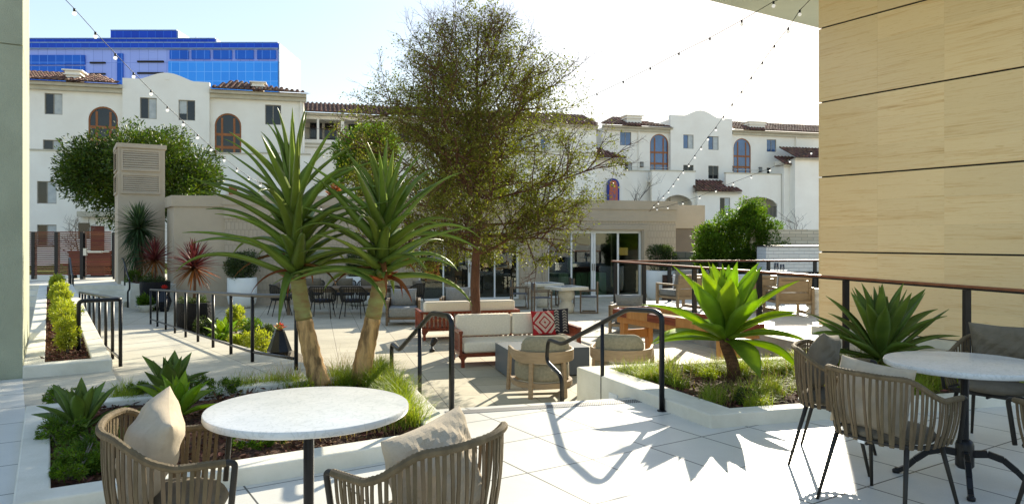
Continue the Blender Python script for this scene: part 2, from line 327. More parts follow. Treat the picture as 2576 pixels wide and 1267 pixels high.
def travertine():
    m = bpy.data.materials.new('travertine'); m.use_nodes = True; nt = m.node_tree; p = nt.nodes['Principled BSDF']
    tc = nd(nt, 'ShaderNodeTexCoord'); ge = nd(nt, 'ShaderNodeNewGeometry'); cb = nd(nt, 'ShaderNodeCombineXYZ')
    mm = nd(nt, 'ShaderNodeMath', operation='MULTIPLY'); mm.inputs[1].default_value = 57.0; nt.links.new(ge.outputs['Random Per Island'], mm.inputs[0])
    for i in range(3): nt.links.new(mm.outputs[0], cb.inputs[i])
    va = nd(nt, 'ShaderNodeVectorMath', operation='ADD'); nt.links.new(tc.outputs['Object'], va.inputs[0]); nt.links.new(cb.outputs[0], va.inputs[1])
    mp = nd(nt, 'ShaderNodeMapping'); mp.inputs['Scale'].default_value = (.22, .22, 5.0); nt.links.new(va.outputs[0], mp.inputs[0])
    n1 = nd(nt, 'ShaderNodeTexNoise'); n1.inputs['Scale'].default_value = 1.5; n1.inputs['Detail'].default_value = 12; n1.inputs['Roughness'].default_value = .68; n1.inputs['Distortion'].default_value = .6
    nt.links.new(mp.outputs[0], n1.inputs['Vector'])
    rp = nd(nt, 'ShaderNodeValToRGB'); cr = rp.color_ramp; cr.elements[0].position = .34; cr.elements[0].color = (.60, .38, .17, 1)
    cr.elements[1].position = .66; cr.elements[1].color = (.93, .79, .53, 1)
    for q, c in ((.42, (.78, .56, .29, 1)), (.5, (.86, .67, .39, 1)), (.58, (.84, .64, .36, 1))):
        e = cr.elements.new(q); e.color = c
    mpf = nd(nt, 'ShaderNodeMapping'); mpf.inputs['Scale'].default_value = (.9, .9, 34.0); nt.links.new(va.outputs[0], mpf.inputs[0])
    nf = nd(nt, 'ShaderNodeTexNoise'); nf.inputs['Scale'].default_value = 1.6; nf.inputs['Detail'].default_value = 10; nf.inputs['Roughness'].default_value = .7; nf.inputs['Distortion'].default_value = .4
    nt.links.new(mpf.outputs[0], nf.inputs['Vector']); mf = nd(nt, 'ShaderNodeMixRGB'); mf.inputs[0].default_value = .5
    nt.links.new(n1.outputs['Fac'], mf.inputs[1]); nt.links.new(nf.outputs['Fac'], mf.inputs[2]); nt.links.new(mf.outputs[0], rp.inputs[0])
    hs = nd(nt, 'ShaderNodeHueSaturation'); mr = nd(nt, 'ShaderNodeMapRange'); mr.inputs[3].default_value = .95; mr.inputs[4].default_value = 1.04
    nt.links.new(ge.outputs['Random Per Island'], mr.inputs[0]); nt.links.new(mr.outputs[0], hs.inputs['Value']); nt.links.new(rp.outputs[0], hs.inputs['Color'])
    mp2 = nd(nt, 'ShaderNodeMapping'); mp2.inputs['Scale'].default_value = (5, 5, 42); nt.links.new(va.outputs[0], mp2.inputs[0])
    n2 = nd(nt, 'ShaderNodeTexNoise'); n2.inputs['Scale'].default_value = 1.2; n2.inputs['Detail'].default_value = 6; nt.links.new(mp2.outputs[0], n2.inputs['Vector'])
    r2 = nd(nt, 'ShaderNodeValToRGB'); r2.color_ramp.elements[0].position = .60; r2.color_ramp.elements[0].color = (1, 1, 1, 1); r2.color_ramp.elements[1].position = .72; r2.color_ramp.elements[1].color = (.86, .80, .70, 1)
    nt.links.new(n2.outputs['Fac'], r2.inputs[0]); x = nd(nt, 'ShaderNodeMixRGB', blend_type='MULTIPLY'); x.inputs[0].default_value = .8
    nt.links.new(hs.outputs[0], x.inputs[1]); nt.links.new(r2.outputs[0], x.inputs[2]); nt.links.new(x.outputs[0], p.inputs['Base Color'])
    p.inputs['Roughness'].default_value = .22; p.inputs['Specular IOR Level'].default_value = .5
    bp = nd(nt, 'ShaderNodeBump'); bp.inputs['Strength'].default_value = .15; bp.inputs['Distance'].default_value = .01; bp.invert = True
    nt.links.new(n2.outputs['Fac'], bp.inputs['Height']); nt.links.new(bp.outputs[0], p.inputs['Normal'])
    return m
M['travertine'] = travertine()
def brick_mat(name, c, c2, joint, w, h, mortar, rough=.8, bump=.6, axis='xz', scale=1.0, offset=.5):
    m = bpy.data.materials.new(name); m.use_nodes = True; nt = m.node_tree; p = nt.nodes['Principled BSDF']
    tc = nd(nt, 'ShaderNodeTexCoord'); sp = nd(nt, 'ShaderNodeSeparateXYZ'); cb = nd(nt, 'ShaderNodeCombineXYZ'); nt.links.new(tc.outputs['Object'], sp.inputs[0])
    a = nd(nt, 'ShaderNodeMath', operation='ADD'); nt.links.new(sp.outputs[0], a.inputs[0]); nt.links.new(sp.outputs[1], a.inputs[1])
    nt.links.new(a.outputs[0], cb.inputs[0]); nt.links.new(sp.outputs[2], cb.inputs[1])
    b = nd(nt, 'ShaderNodeTexBrick'); b.offset = offset; b.inputs['Scale'].default_value = 1; b.inputs['Brick Width'].default_value = w; b.inputs['Row Height'].default_value = h
    b.inputs['Mortar Size'].default_value = mortar; b.inputs['Color1'].default_value = (*c, 1); b.inputs['Color2'].default_value = (*c2, 1); b.inputs['Mortar'].default_value = (*joint, 1)
    nt.links.new(cb.outputs[0], b.inputs['Vector']); nt.links.new(b.outputs['Color'], p.inputs['Base Color']); p.inputs['Roughness'].default_value = rough
    bp = nd(nt, 'ShaderNodeBump'); bp.invert = True; bp.inputs['Strength'].default_value = bump; bp.inputs['Distance'].default_value = .02
    nt.links.new(b.outputs['Fac'], bp.inputs['Height']); nt.links.new(bp.outputs[0], p.inputs['Normal'])
    return m
M['ledge'] = brick_mat('ledgestone', (.86, .76, .58), (.72, .61, .44), (.5, .42, .3), .38, .10, .008)
M['ledged'] = brick_mat('planter block wall', (.30, .28, .22), (.26, .24, .19), (.15, .14, .11), .4, .2, .012)
M['reltile'] = brick_mat('white relief tile', (.80, .80, .77), (.74, .74, .72), (.58, .58, .56), .30, .10, .006, rough=.3, bump=1.0)
M['emboss'] = brick_mat('embossed stucco', (.46, .385, .285), (.44, .37, .27), (.39, .33, .24), .12, .24, .012, rough=.85, bump=.8, offset=.5)
def facade_mat(name, c, c2, joint, w, h, rough=.15, metal=0.0):
    m = brick_mat(name, c, c2, joint, w, h, .06, rough, .0, offset=0); m.node_tree.nodes['Principled BSDF'].inputs['Metallic'].default_value = metal; m.node_tree.nodes['Principled BSDF'].inputs['Specular IOR Level'].default_value = .25; return m
M['fblue'] = facade_mat('deep blue glass', (.006, .06, .52), (.005, .05, .44), (.02, .12, .6), 1.7, 3.9)
M['fwin'] = facade_mat('blue window glass', (.01, .12, .58), (.006, .08, .46), (.10, .26, .75), 1.7, 3.9)
M['fcyan'] = facade_mat('bright blue curtain glass', (.04, .30, .90), (.03, .25, .82), (.14, .42, .95), 1.7, 1.95)
M['fpanel'] = facade_mat('pale blue metal panel', (.30, .40, .82), (.28, .37, .78), (.2, .28, .66), 1.9, 3.9, .4)
M['fside'] = facade_mat('white side curtain wall', (.22, .32, .46), (.19, .29, .43), (.10, .18, .34), 1.7, 1.95, .4)

# ================================================================== SETTING
tag(MB().box(-900, 900, -200, 1500, -1.6, -1.2).build('ground', mat('far ground', (.52, .47, .40), .9, (.44, .40, .33), scale=.2)), kind='structure')
E0 = Vector((-.66, 6.40, 0)); E1 = Vector((1.15, 6.89, 0))
patio = MB().prism([(-17, 5.2), (14, 5.2), (14, 30), (-17, 30)], -1.0, PAT).build('patio', M['paver']); tag(patio, kind='structure')
deck = MB().prism([(-12, -8), (12, -8), (12, 9.6), (1.15, 6.89), (-.66, 6.40), (-1.23, 7.80), G(2.7, 7.29), G(-.16, 7.29), G(-.236, 9.42), G(-6, 9.42)], -1.1, 0).build('deck', M['deck']); tag(deck, kind='structure')
st = MB()
for k in range(3):
    a = EV * .3 * k; b = EV * .3 * (k + 1); z = -.155 * (k + 1)
    p = [E0 + a, E1 + a, E1 + b - EU * (.1 * (k + 1)) * .6, E0 + b - EU * .1 * (k + 1)]
    st.prism([(q.x, q.y) for q in p], -.9, z)
tag(st.build('steps', M['concrete']), kind='structure')
g = MB(); a = E0 - EV * .10 + EU * .05; b = E1 - EV * .10 - EU * .02
g.prism([((a - EV * .12).x, (a - EV * .12).y), ((b - EV * .12).x, (b - EV * .12).y), (b.x, b.y), (a.x, a.y)], -.02, .004)
tag(g.build('drain_grate', M['grate']), 'long perforated metal drain grate set in the deck above the steps', 'drain')
# ramp down to the patio
rm = MB(); rp_ = []
for s_, z_ in ((7.29, 0), (7.9, 0), (19.95, PAT + .004)):
    for r_ in (.614, 2.75 if s_ < 8 else (2.34 if s_ > 9 else 2.6)):
        rp_.append((*G(r_, s_), z_)); rp_.append((*G(r_, s_), -1.0))
rm.add(rp_, [(0, 2, 6, 4), (4, 6, 10, 8), (2, 3, 7, 6), (6, 7, 11, 10), (0, 4, 5, 1), (4, 8, 9, 5), (8, 10, 11, 9), (0, 1, 3, 2)])
rm.prism([G(-.16, 7.29), G(.614, 7.29), G(.614, 9.42), G(-.236, 9.42)], -1.0, -.003)
tag(rm.build('ramp', M['ramp']), kind='structure')

def inset(poly, ws):
    n = len(poly); out = []
    for i in range(n):
        a, b, c = Vector(poly[i - 1]), Vector(poly[i]), Vector(poly[(i + 1) % n])
        d1 = (b - a).normalized(); d2 = (c - b).normalized(); n1 = Vector((-d1.y, d1.x)); n2 = Vector((-d2.y, d2.x))
        p1 = b + n1 * ws[i - 1]; p2 = b + n2 * ws[i]
        den = d1.x * d2.y - d1.y * d2.x; t = ((p2 - p1).x * d2.y - (p2 - p1).y * d2.x) / den
        q = p1 + d1 * t; out.append((q.x, q.y))
    return out
def planter(poly, ws, z0, z1, soil, label, soilmat='mulch', bev=.012):
    poly = [tuple(p)[:2] for p in poly]; inn = inset(poly, ws); n = len(poly)
    c = (sum(p[0] for p in poly) / n, sum(p[1] for p in poly) / n)
    r = empty('planter', (c[0], c[1], z1 - .11 if z0 < z1 - .3 else z0), 0, label, 'planter')
    m = MB(); vs = [(p[0], p[1], z0) for p in poly] + [(p[0], p[1], z1) for p in poly] + [(p[0], p[1], z1) for p in inn] + [(p[0], p[1], soil - .1) for p in inn]
    fs = []
    for i in range(n):
        j = (i + 1) % n
        fs += [(i, j, n + j, n + i), (n + i, n + j, 2 * n + j, 2 * n + i), (2 * n + i, 2 * n + j, 3 * n + j, 3 * n + i)]
    m.add(vs, fs); m.build('curb', M['concrete'], r, world=True, bevel=bev)
    # soil sheet, gently uneven
    g = MB(); N = 26; P4 = [Vector((*p, soil)) for p in (inn if n == 4 else inn[:4])]
    for i in range(N + 1):
        for j in range(N + 1):
            u, v = i / N, j / N; q = (P4[0] * (1 - u) + P4[1] * u) * (1 - v) + (P4[3] * (1 - u) + P4[2] * u) * v
            g.v.append((q.x, q.y, soil + .022 * math.sin(q.x * 9 + 1) * math.cos(q.y * 7) + random.uniform(-.008, .008)))
    g.f = [(i * (N + 1) + j, (i + 1) * (N + 1) + j, (i + 1) * (N + 1) + j + 1, i * (N + 1) + j + 1) for i in range(N) for j in range(N)]; g.m = [0] * len(g.f)
    g.build('soil', M[soilmat], r, world=True, smooth=True)
    return r, inn
LP, LPin = planter([G(-.16, 4.62), (-.36, 5.20), (-1.25, 7.82), G(-.16, 7.27)], [.20, .20, .17, .17], -.9, .11, .045, 'low pale concrete planter with two tree aloes beside the left round table')
RP, RPin = planter([(1.57, 5.75), (5.33, 6.77), (4.75, 9.02), (.70, 7.90)], [.17, .2, .16, .30], -.9, .11, .045, 'low pale concrete planter with the bright green agave and grasses beside the right table')
LG, LGin = planter([G(-.236, 9.42), G(.614, 9.42), G(.614, 25.6), G(-.236, 25.6)], [.2, .2, .2, .2], -.9, .13, .075, 'long narrow concrete planter with a row of lime shrubs beside the tall pillar')

def inside(poly, x, y):
    c = False; n = len(poly)
    for i in range(n):
        x1, y1 = poly[i]; x2, y2 = poly[(i + 1) % n]
        if (y1 > y) != (y2 > y) and x < (x2 - x1) * (y - y1) / (y2 - y1) + x1: c = not c
    return c
def scatter(poly, n):
    xs = [p[0] for p in poly]; ys = [p[1] for p in poly]; out = []
    while len(out) < n:
        x, y = random.uniform(min(xs), max(xs)), random.uniform(min(ys), max(ys))
        if inside(poly, x, y): out.append((x, y))
    return out
def chips(name, poly, n, z, L, W, label_kind='stuff', m='chip'):
    pts = np.array([(x, y, z + random.uniform(0, .03)) for x, y in scatter(poly, n)])
    D = rng.normal(size=(n, 3)) * [1, 1, .25]
    q = leaf_quads(pts, L, W, unit(D), .05, .4)
    tag(np_quads(name, q, M[m]), kind='stuff')
chips('mulch', LPin, 5200, .05, .05, .022); chips('mulch', RPin, 3500, .05, .05, .02); chips('mulch', LGin, 6500, .085, .05, .022)

# terrace, walls, canopy
tag(MB().prism([(2.60, 18.95), (4.28, 12.85), (5.15, 9.6), (6.2, 6.85), (14, 9.5), (16, 24), (5.4, 24), (4.9, 21.5), (4.6, 19.55), (2.72, 19.35)], -.9, TER).build('terrace', M['terr']), kind='structure')
rw = empty('retaining_wall', (3.4, 16, PAT), 0, 'stained bare concrete retaining wall under the wooden topped terrace railing', 'wall')
a, b, c = Vector((2.60, 18.95, 0)), Vector((4.28, 12.85, 0)), Vector((5.2, 9.45, 0)); m_ = MB()
for p, q in ((a, b), (b, c)): m_.bar((p.x, p.y, (TER + PAT) / 2), (q.x, q.y, (TER + PAT) / 2), .12, TER - PAT + .01)
m_.build('wall', M['rawconc'], rw, world=True)

def wall_panels():
    r = empty('stone_wall', (*G(12, 3), TER), 0, 'tall travertine clad wall of large honey coloured stone panels with black joints', 'wall')
    core = MB(); a = [G(11.56, 7.92), G(11.56, 1.6), G(12.6, 1.6), G(12.6, 7.92)]
    core.prism(a, -.9, 6.145).build('core', M['dark'], r, world=True)
    zs = [TER + .12, 1.267, 2.585, 3.905, 5.215, 6.145]; pn = MB()
    for i in range(5):
        s_ = 7.94; k = 0
        while s_ > 2.4:
            w = 1.06
            for q in range(3):
                h = (zs[i + 1] - zs[i] - .026) / 3; z0 = zs[i] + .013 + q * h
                p = [G(11.53, s_ - .0004), G(11.53, s_ - w + .0004), G(11.555, s_ - w + .0004), G(11.555, s_ - .0004)]
                pn.prism(p, z0 + .0004, z0 + h - .0004)
            s_ -= w; k += 1
    # the end face of the wall
    for i in range(5):
        pn.prism([G(11.53, 7.942), G(11.53, 7.965), G(12.62, 7.965), G(12.62, 7.942)][::-1], zs[i] + .013, zs[i + 1] - .013)
    pn.build('stone_panel', M['travertine'], r, world=True)
    MB().prism([G(11.36, 8.0), G(11.36, 1.6), G(11.53, 1.6), G(11.53, 8.0)][::-1], TER, TER + .12).build('plinth', M['concrete'], r, world=True)
wall_panels()
tag(MB().prism([G(4, 1.6), G(18, 1.6), G(18, 9.92), G(4, 9.92)], 6.15, 6.55).build('canopy', M['soffit']), 'flat pale green plaster canopy high overhead above the travertine wall', 'canopy')
pl = empty('pillar', (*G(-1.2, 11), 0), 0, 'tall smooth grey green stucco pillar with one sunlit edge beside the shrub planter', 'pillar')
MB().prism([G(-3.5, 9.45), G(-.236, 9.45), G(-.236, 12.7), G(-3.5, 12.7)], -.8, 3.57).prism([G(-3.48, 9.47), G(-.25, 9.47), G(-.25, 12.68), G(-3.48, 12.68)], 3.57, 3.585).prism([G(-3.5, 9.45), G(-.236, 9.45), G(-.236, 12.7), G(-3.5, 12.7)], 3.585, 8.5).build('shaft', M['pillar'], pl, world=True)

# landing with steps at the far left
ls = MB(); xa, xb = XY(130, 23)[0], XY(328, 23)[0]
for k in range(4): ls.box(-16.5, xb, 22.6 + .3 * k, 22.9 + .3 * k if k < 3 else 31, -.9, PAT + .155 * (k + 1))
tag(ls.build('landing', M['concrete']), kind='structure')

# ------------------------------------------------------------------ facade tools
class Fac:
    """A facade plane through O with direction ang; pixel -> (t along the wall, z)."""
    def __init__(s, O, ang): s.O = O; s.u = (math.cos(ang), math.sin(ang)); s.n = (-s.u[1], s.u[0]); s.ang = ang
    def t(s, px, y=0.0):
        k = (px - CX) / F; ox, oy = s.O[0] + s.n[0] * y, s.O[1] + s.n[1] * y
        return (k * oy - ox) / (s.u[0] - k * s.u[1])
    def z(s, px, py, y=0.0):
        t = s.t(px, y); d = s.O[1] + s.n[1] * y + s.u[1] * t; return ZZ(py, d)
    def rect(s, x0, y0, x1, y1, y=0.0):      # pixels -> (t0, t1, z0, z1)
        xm = (x0 + x1) / 2; return (s.t(x0, y), s.t(x1, y), s.z(xm, y1, y), s.z(xm, y0, y))
def arch_pts(a, b, c, d, n=10):              # outline of an arched opening, ccw seen from the front, from the bottom left
    r = (b - a) / 2; zc = d - r; return [(a, c), (b, c)] + [((a + b) / 2 + r * math.cos(PI * i / n), zc + r * math.sin(PI * i / n)) for i in range(n + 1)]
def holed_wall(mb, x0, x1, z0, z1, y, holes, rev=.16, back=True, thick=.25):
    xs = sorted({x0, x1, *[h[0] for h in holes], *[h[1] for h in holes]}); zs = sorted({z0, z1, *[h[2] for h in holes], *[h[3] for h in holes]})
    xs = [x for x in xs if x0 - 1e-6 <= x <= x1 + 1e-6]; zs = [z for z in zs if z0 - 1e-6 <= z <= z1 + 1e-6]
    for i in range(len(xs) - 1):
        for j in range(len(zs) - 1):
            cx, cz = (xs[i] + xs[i + 1]) / 2, (zs[j] + zs[j + 1]) / 2
            if any(h[0] < cx < h[1] and h[2] < cz < h[3] for h in holes): continue
            mb.add([(xs[i], y, zs[j]), (xs[i + 1], y, zs[j]), (xs[i + 1], y, zs[j + 1]), (xs[i], y, zs[j + 1])], [(0, 1, 2, 3)])
    for h in holes:
        a, b, c, d = h[:4]
        if len(h) > 4 and h[4] == 'arch':
            pts = arch_pts(a, b, c, d, 12); r = (b - a) / 2; n = len(pts)
            mb.add([(p[0], y, p[1]) for p in pts] + [(p[0], y + rev, p[1]) for p in pts], [(i, n + i, n + (i + 1) % n, (i + 1) % n) for i in range(n)])
            arc = pts[2:]; k = len(arc) // 2
            right = arc[:k + 1]; left = arc[k:]
            for side, cx in ((right, b), (left, a)):
                vs = [(cx, y, d)] + [(p[0], y, p[1]) for p in side]
                mb.add(vs, [(0, i, i + 1) for i in range(1, len(vs) - 1)])
        else:
            mb.add([(a, y, c), (b, y, c), (b, y, d), (a, y, d), (a, y + rev, c), (b, y + rev, c), (b, y + rev, d), (a, y + rev, d)],
                   [(0, 4, 5, 1), (1, 5, 6, 2), (2, 6, 7, 3), (3, 7, 4, 0)])
    if thick:
        t = thick; mb.add([(x0, y, z0), (x1, y, z0), (x1, y, z1), (x0, y, z1), (x0, y + t, z0), (x1, y + t, z0), (x1, y + t, z1), (x0, y + t, z1)], [(3, 2, 6, 7), (0, 3, 7, 4), (2, 1, 5, 6), (0, 4, 5, 1)])
M['stucco_j'] = mat('weathered stucco joint', (.66, .63, .55), .9)
M['blind'] = mat('window blind', (.55, .56, .52), .6, (.42, .44, .42), scale=3)
M['winblue'] = mat('painted sky reflection glass', (.05, .13, .30), .05, (.03, .07, .16), scale=.5, spec=.9, coat=.5)  # blue of a reflected sky painted into the glass base colour
def window(root, h, y, fm='bronze', blind=1, blue=False):
    a, b, c, d = h[:4]; y = y + .10; f = MB(); t = .05
    f.box(a, b, y, y + .06, c, c + t).box(a, b, y, y + .06, d - t, d).box(a, a + t, y + .002, y + .058, c + t, d - t).box(b - t, b, y + .002, y + .058, c + t, d - t)
    xm = (a + b) / 2; f.box(xm - .03, xm + .03, y + .002, y + .058, c + t, d - t)
    fo = f.build('window', M[fm], root)
    MB().box(a + .01, b - .01, y + .03, y + .05, c + .01, d - .01).build('pane', M['winblue' if blue else 'winglass'], fo)
    if blind:
        q = (xm + .03, b - t) if blind == 1 else (a + t, xm - .03)
        MB().box(q[0], q[1], y + .012, y + .026, c + t + (d - c) * (.0 if blind == 1 else .3), d - t).build('blind', M['blind'], fo)
    return fo
def arch_window(root, h, y, fm='ochre', door=True, blue=False):
    a, b, c, d = h[:4]; y = y + .08; n = 14; w = .10; f = MB(); out = arch_pts(a, b, c, d, n); inn = arch_pts(a + w, b - w, c + w, d - w, n); N = len(out)
    vs = [(p[0], y, p[1]) for p in out] + [(p[0], y, p[1]) for p in inn] + [(p[0], y + .08, p[1]) for p in inn]
    f.add(vs, [(i, (i + 1) % N, N + (i + 1) % N, N + i) for i in range(N)] + [(N + i, N + (i + 1) % N, 2 * N + (i + 1) % N, 2 * N + i) for i in range(N)])
    W = b - a; top = d - W / 2
    for k, dz in ((.27, .62), (.73, .62)):
        x = a + W * k; f.box(x - .07, x + .07, y + .004, y + .07, c + w, top + W / 2 * dz)
    zt = c + (d - c) * .50; f.box(a + w, b - w, y + .006, y + .068, zt - .09, zt + .09)
    zt2 = c + (d - c) * .2; f.box(a + w, b - w, y + .006, y + .068, zt2 - .1, zt2 + .1) if door else None
    fo = f.build('window', M[fm], root)
    p = arch_pts(a + .03, b - .03, c + .03, d - .03, n); MB().slab(p, y + .035, y + .05).build('pane', M['winblue' if blue else 'winglass'], fo)
    return fo
def tiles(mb, x0, x1, y0, z0, y1, z1, w=.36, L=.48, hipL=0.0, hipR=0.0):
    """barrel tiles running up a slope from the eave (y0,z0) to the ridge (y1,z1)"""
    n = max(1, int((x1 - x0) / w)); w = (x1 - x0) / n; S = math.hypot(y1 - y0, z1 - z0); rows = max(1, int(S / L)); dy, dz = (y1 - y0) / rows, (z1 - z0) / rows
    for i in range(n):
        cx = x0 + (i + .5) * w
        for j in range(rows):
            f_ = (j + .5) / rows
            if cx < x0 + hipL * f_ or cx > x1 - hipR * f_: continue
            ya, za = y0 + dy * j, z0 + dz * j; yb, zb = ya + dy * 1.06, za + dz * 1.06; j1 = random.uniform(-.012, .012)
            vs = []
            for (yy, zz, r) in ((ya, za + .035, w * .34), (yb, zb, w * .28)):
                for k in range(6):
                    an = PI * k / 5; vs.append((cx + j1 + r * math.cos(an), yy, zz + r * math.sin(an) + .02))
            mb.add(vs, [(k, k + 1, 7 + k, 6 + k) for k in range(5)] + [(5, 4, 3, 2, 1, 0)])
    mb.add([(x0, y0, z0), (x1, y0, z0), (x1 - hipR, y1, z1), (x0 + hipL, y1, z1)], [(0, 1, 2, 3)])
    mb.add([(x0, y0, z0 - .05), (x1, y0, z0 - .05), (x1 - hipR, y1, z0 - .05), (x0 + hipL, y1, z0 - .05)], [(3, 2, 1, 0)])
def gable_pts(x0, x1, za, zb, ztop, c0, c1, zbase):     # shaped Mission gable outline
    pts = [(x0, zbase), (x1, zbase), (x1, zb)]; n = 18; s0, s1 = c1, c0
    for i in range(n + 1):
        u = i / n; x = s0 + (s1 - s0) * u; zl = zb + (za - zb) * u; zz = zl + (ztop - (za + zb) / 2) * (math.sin(PI * u) ** 1.3 if True else 0)
        pts.append((x, zz))
    pts.append((x0, za)); return pts
def chimney(root, a, b, y0, y1, z0, z1):
    m = MB(); m.box(a, b, y0, y1, z0, z1 - .35); m.box(a - .12, b + .12, y0 - .12, y1 + .12, z1 - .35, z1 - .28).box(a - .04, b + .04, y0 - .04, y1 + .04, z1 - .28, z1 - .08).box(a - .2, b + .2, y0 - .2, y1 + .2, z1 - .08, z1)
    return m.build('chimney', M['stucco_w'], root)

# ------------------------------------------------------------------ left apartment building
def left_building():
    O = (-40.0, 45.72); fc = Fac(O, A15); r = empty('apartment_building', (O[0], O[1], -1.2), A15, 'white stucco apartment building with clay tile roof nearest the blue tower', 'building')
    b0 = 1.2
    def H(*a, y=0.0, arch=False):
        q = fc.rect(*a, y=y); return (q[0], q[1], q[2] + b0, q[3] + b0) + (('arch',) if arch else ())
    T = lambda px, y=0.0: fc.t(px, y); Zf = lambda px, py, y=0.0: fc.z(px, py, y) + b0
    xL = 0.0; xR = T(764); ztop = Zf(84, 214)
    wins = [H(112, 235, 157, 288), H(667, 264, 707, 314), H(108, 352, 157, 400), H(93, 456, 142, 512), H(640, 400, 680, 440), H(93, 565, 142, 600)]
    arcs = [H(222, 268, 297, 372, arch=True), H(540, 285, 607, 392, arch=True)]
    gy = -.35; gw = [H(352, 246, 394, 299, y=gy), H(449, 252, 491, 303, y=gy)]
    g0, g1 = T(308, gy), T(527, gy); w = MB()
    ent = H(478, 500, 610, 620)
    holed_wall(w, xL, g0, 0, ztop, 0, [h for h in wins + arcs if h[1] < g0])
    holed_wall(w, g1, xR, 0, ztop, 0, [h for h in wins + arcs if h[0] > g1] )
    zs = Zf(308, 205, gy); holed_wall(w, g0, g1, 0, zs, gy, gw)
    za, zb, zt = Zf(308, 196, gy), Zf(527, 209, gy), Zf(415, 183, gy)
    w.slab(gable_pts(g0, g1, za, zb + .05, zt, T(352, gy), T(487, gy), zs), gy, gy + .5)
    w.box(xL, g0 - .01, .22, 12, 0, ztop - .02); w.box(g0 + .01, g1 - .01, gy + .22, 12, 0, zs); w.box(g1 + .01, xR - .02, .22, 12, 0, ztop - .02)
    # projecting lower storeys with parapets
    pj = []
    for (x0, x1, py, dpt) in ((60, 218, 380, 1.4), (218, 330, 377, 1.9), (545, 645, 388, 1.6), (645, 780, 388, .9)):
        a, b, zp = T(x0, -dpt), T(x1, -dpt), Zf((x0 + x1) / 2, py, -dpt); pj.append((a, b, zp, dpt))
        hs = [H(93, 456, 142, 512, y=-dpt), H(93, 565, 142, 620, y=-dpt)] if x0 == 60 else []
        holed_wall(w, a, b, 0, zp, -dpt, hs, thick=.2); w.box(a + .01, b - .01, -dpt + .22, -.01, 0, zp - .9)
        for h in hs: window(r, h, -dpt, blind=1)
    w.box(T(415, gy), T(425, gy), gy - .03, gy, Zf(420, 201, gy), Zf(420, 189, gy))
    w.build('wall', M['stucco_w'], r)
    for a, b, zp, dpt in pj: MB().box(a - .05, b + .05, -dpt - .06, -dpt + .28, zp, zp + .1).build('parapet_cap', M['trim'], r)
    cn = MB()
    for a, b in ((xL, g0), (g1, xR + .2)):
        cn.box(a, b, -.55, .0, ztop - .02, ztop + .22); cn.box(a, b, -.3, 0, ztop - .3, ztop - .03)
    cn.build('cornice', M['trim'], r)
    rf = MB(); tiles(rf, xL, g0 - .1, -.75, ztop + .24, 4.0, ztop + 1.65, hipR=2.4); tiles(rf, g1 + .1, xR + .5, -.75, ztop + .24, 4.0, ztop + 1.75, hipL=1.0, hipR=5.5)
    ro = rf.build('roof', M['rooftile'], r)
    for (x0, x1, yb, yt) in ((168, 203, 210, 176), (636, 663, 238, 206)):
        chimney(ro, T(x0, .6), T(x1, .6), .4, 1.4, ztop + .2, fc.z((x0 + x1) / 2, yt, .4) + b0)
    for i, h in enumerate(wins):
        if h[2] > pj[0][2] - 1 or h[0] > g1: window(r, h, 0, blind=[1, 0, 1, 0, 1, 0][i])
    for i, h in enumerate(gw): window(r, h, gy, blind=[1, 2][i])
    for h in arcs: arch_window(r, h, 0)
    MB().tube([(T(757), -.12, ztop), (T(757), -.12, 0)], .07, 8).build('downpipe', M['stucco_w'], r)
    for z_ in (2.9, 5.7, 8.4): MB().box(xL, g0, -.006, .01, z_, z_ + .035).build('control_joint', M['stucco_j'], r); MB().box(g1, xR, -.006, .01, z_, z_ + .035).build('control_joint', M['stucco_j'], r)
    # entrance behind the fence
    e = MB(); a, b = T(193, -2.4), T(300, -2.4); z1 = Zf(240, 545, -2.4); e.box(a, b, -2.4, -1.0, z1, z1 + .35); e.build('porch_roof', M['trim'], r)
    d = MB(); d.box(T(228, -1.95), T(262, -1.95), -1.95, -1.91, 0, Zf(240, 568, -1.95)).build('door', M['slatwood'], r)
    dd = MB(); dd.box(T(197, -1.94), T(225, -1.94), -1.94, -1.91, Zf(240, 600), Zf(240, 562)); dd.build('glazing', M['winglass'], r)
    w2 = MB(); hb = H(583, 470, 640, 500, y=-.9)
    e = MB(); e.box(T(576, -1.7), T(596, -1.7), -1.78, -1.62, Zf(580, 520, -1.7), Zf(580, 470, -1.7)).build('doorframe', M['ochre'], r)
    lt = MB().box(T(692), T(699), -.12, 0, Zf(695, 405), Zf(695, 390)).box(T(503), T(509), -.15, 0, Zf(506, 388), Zf(506, 376)); lt.build('wall_lamp', M['blk'], r)
left_building()

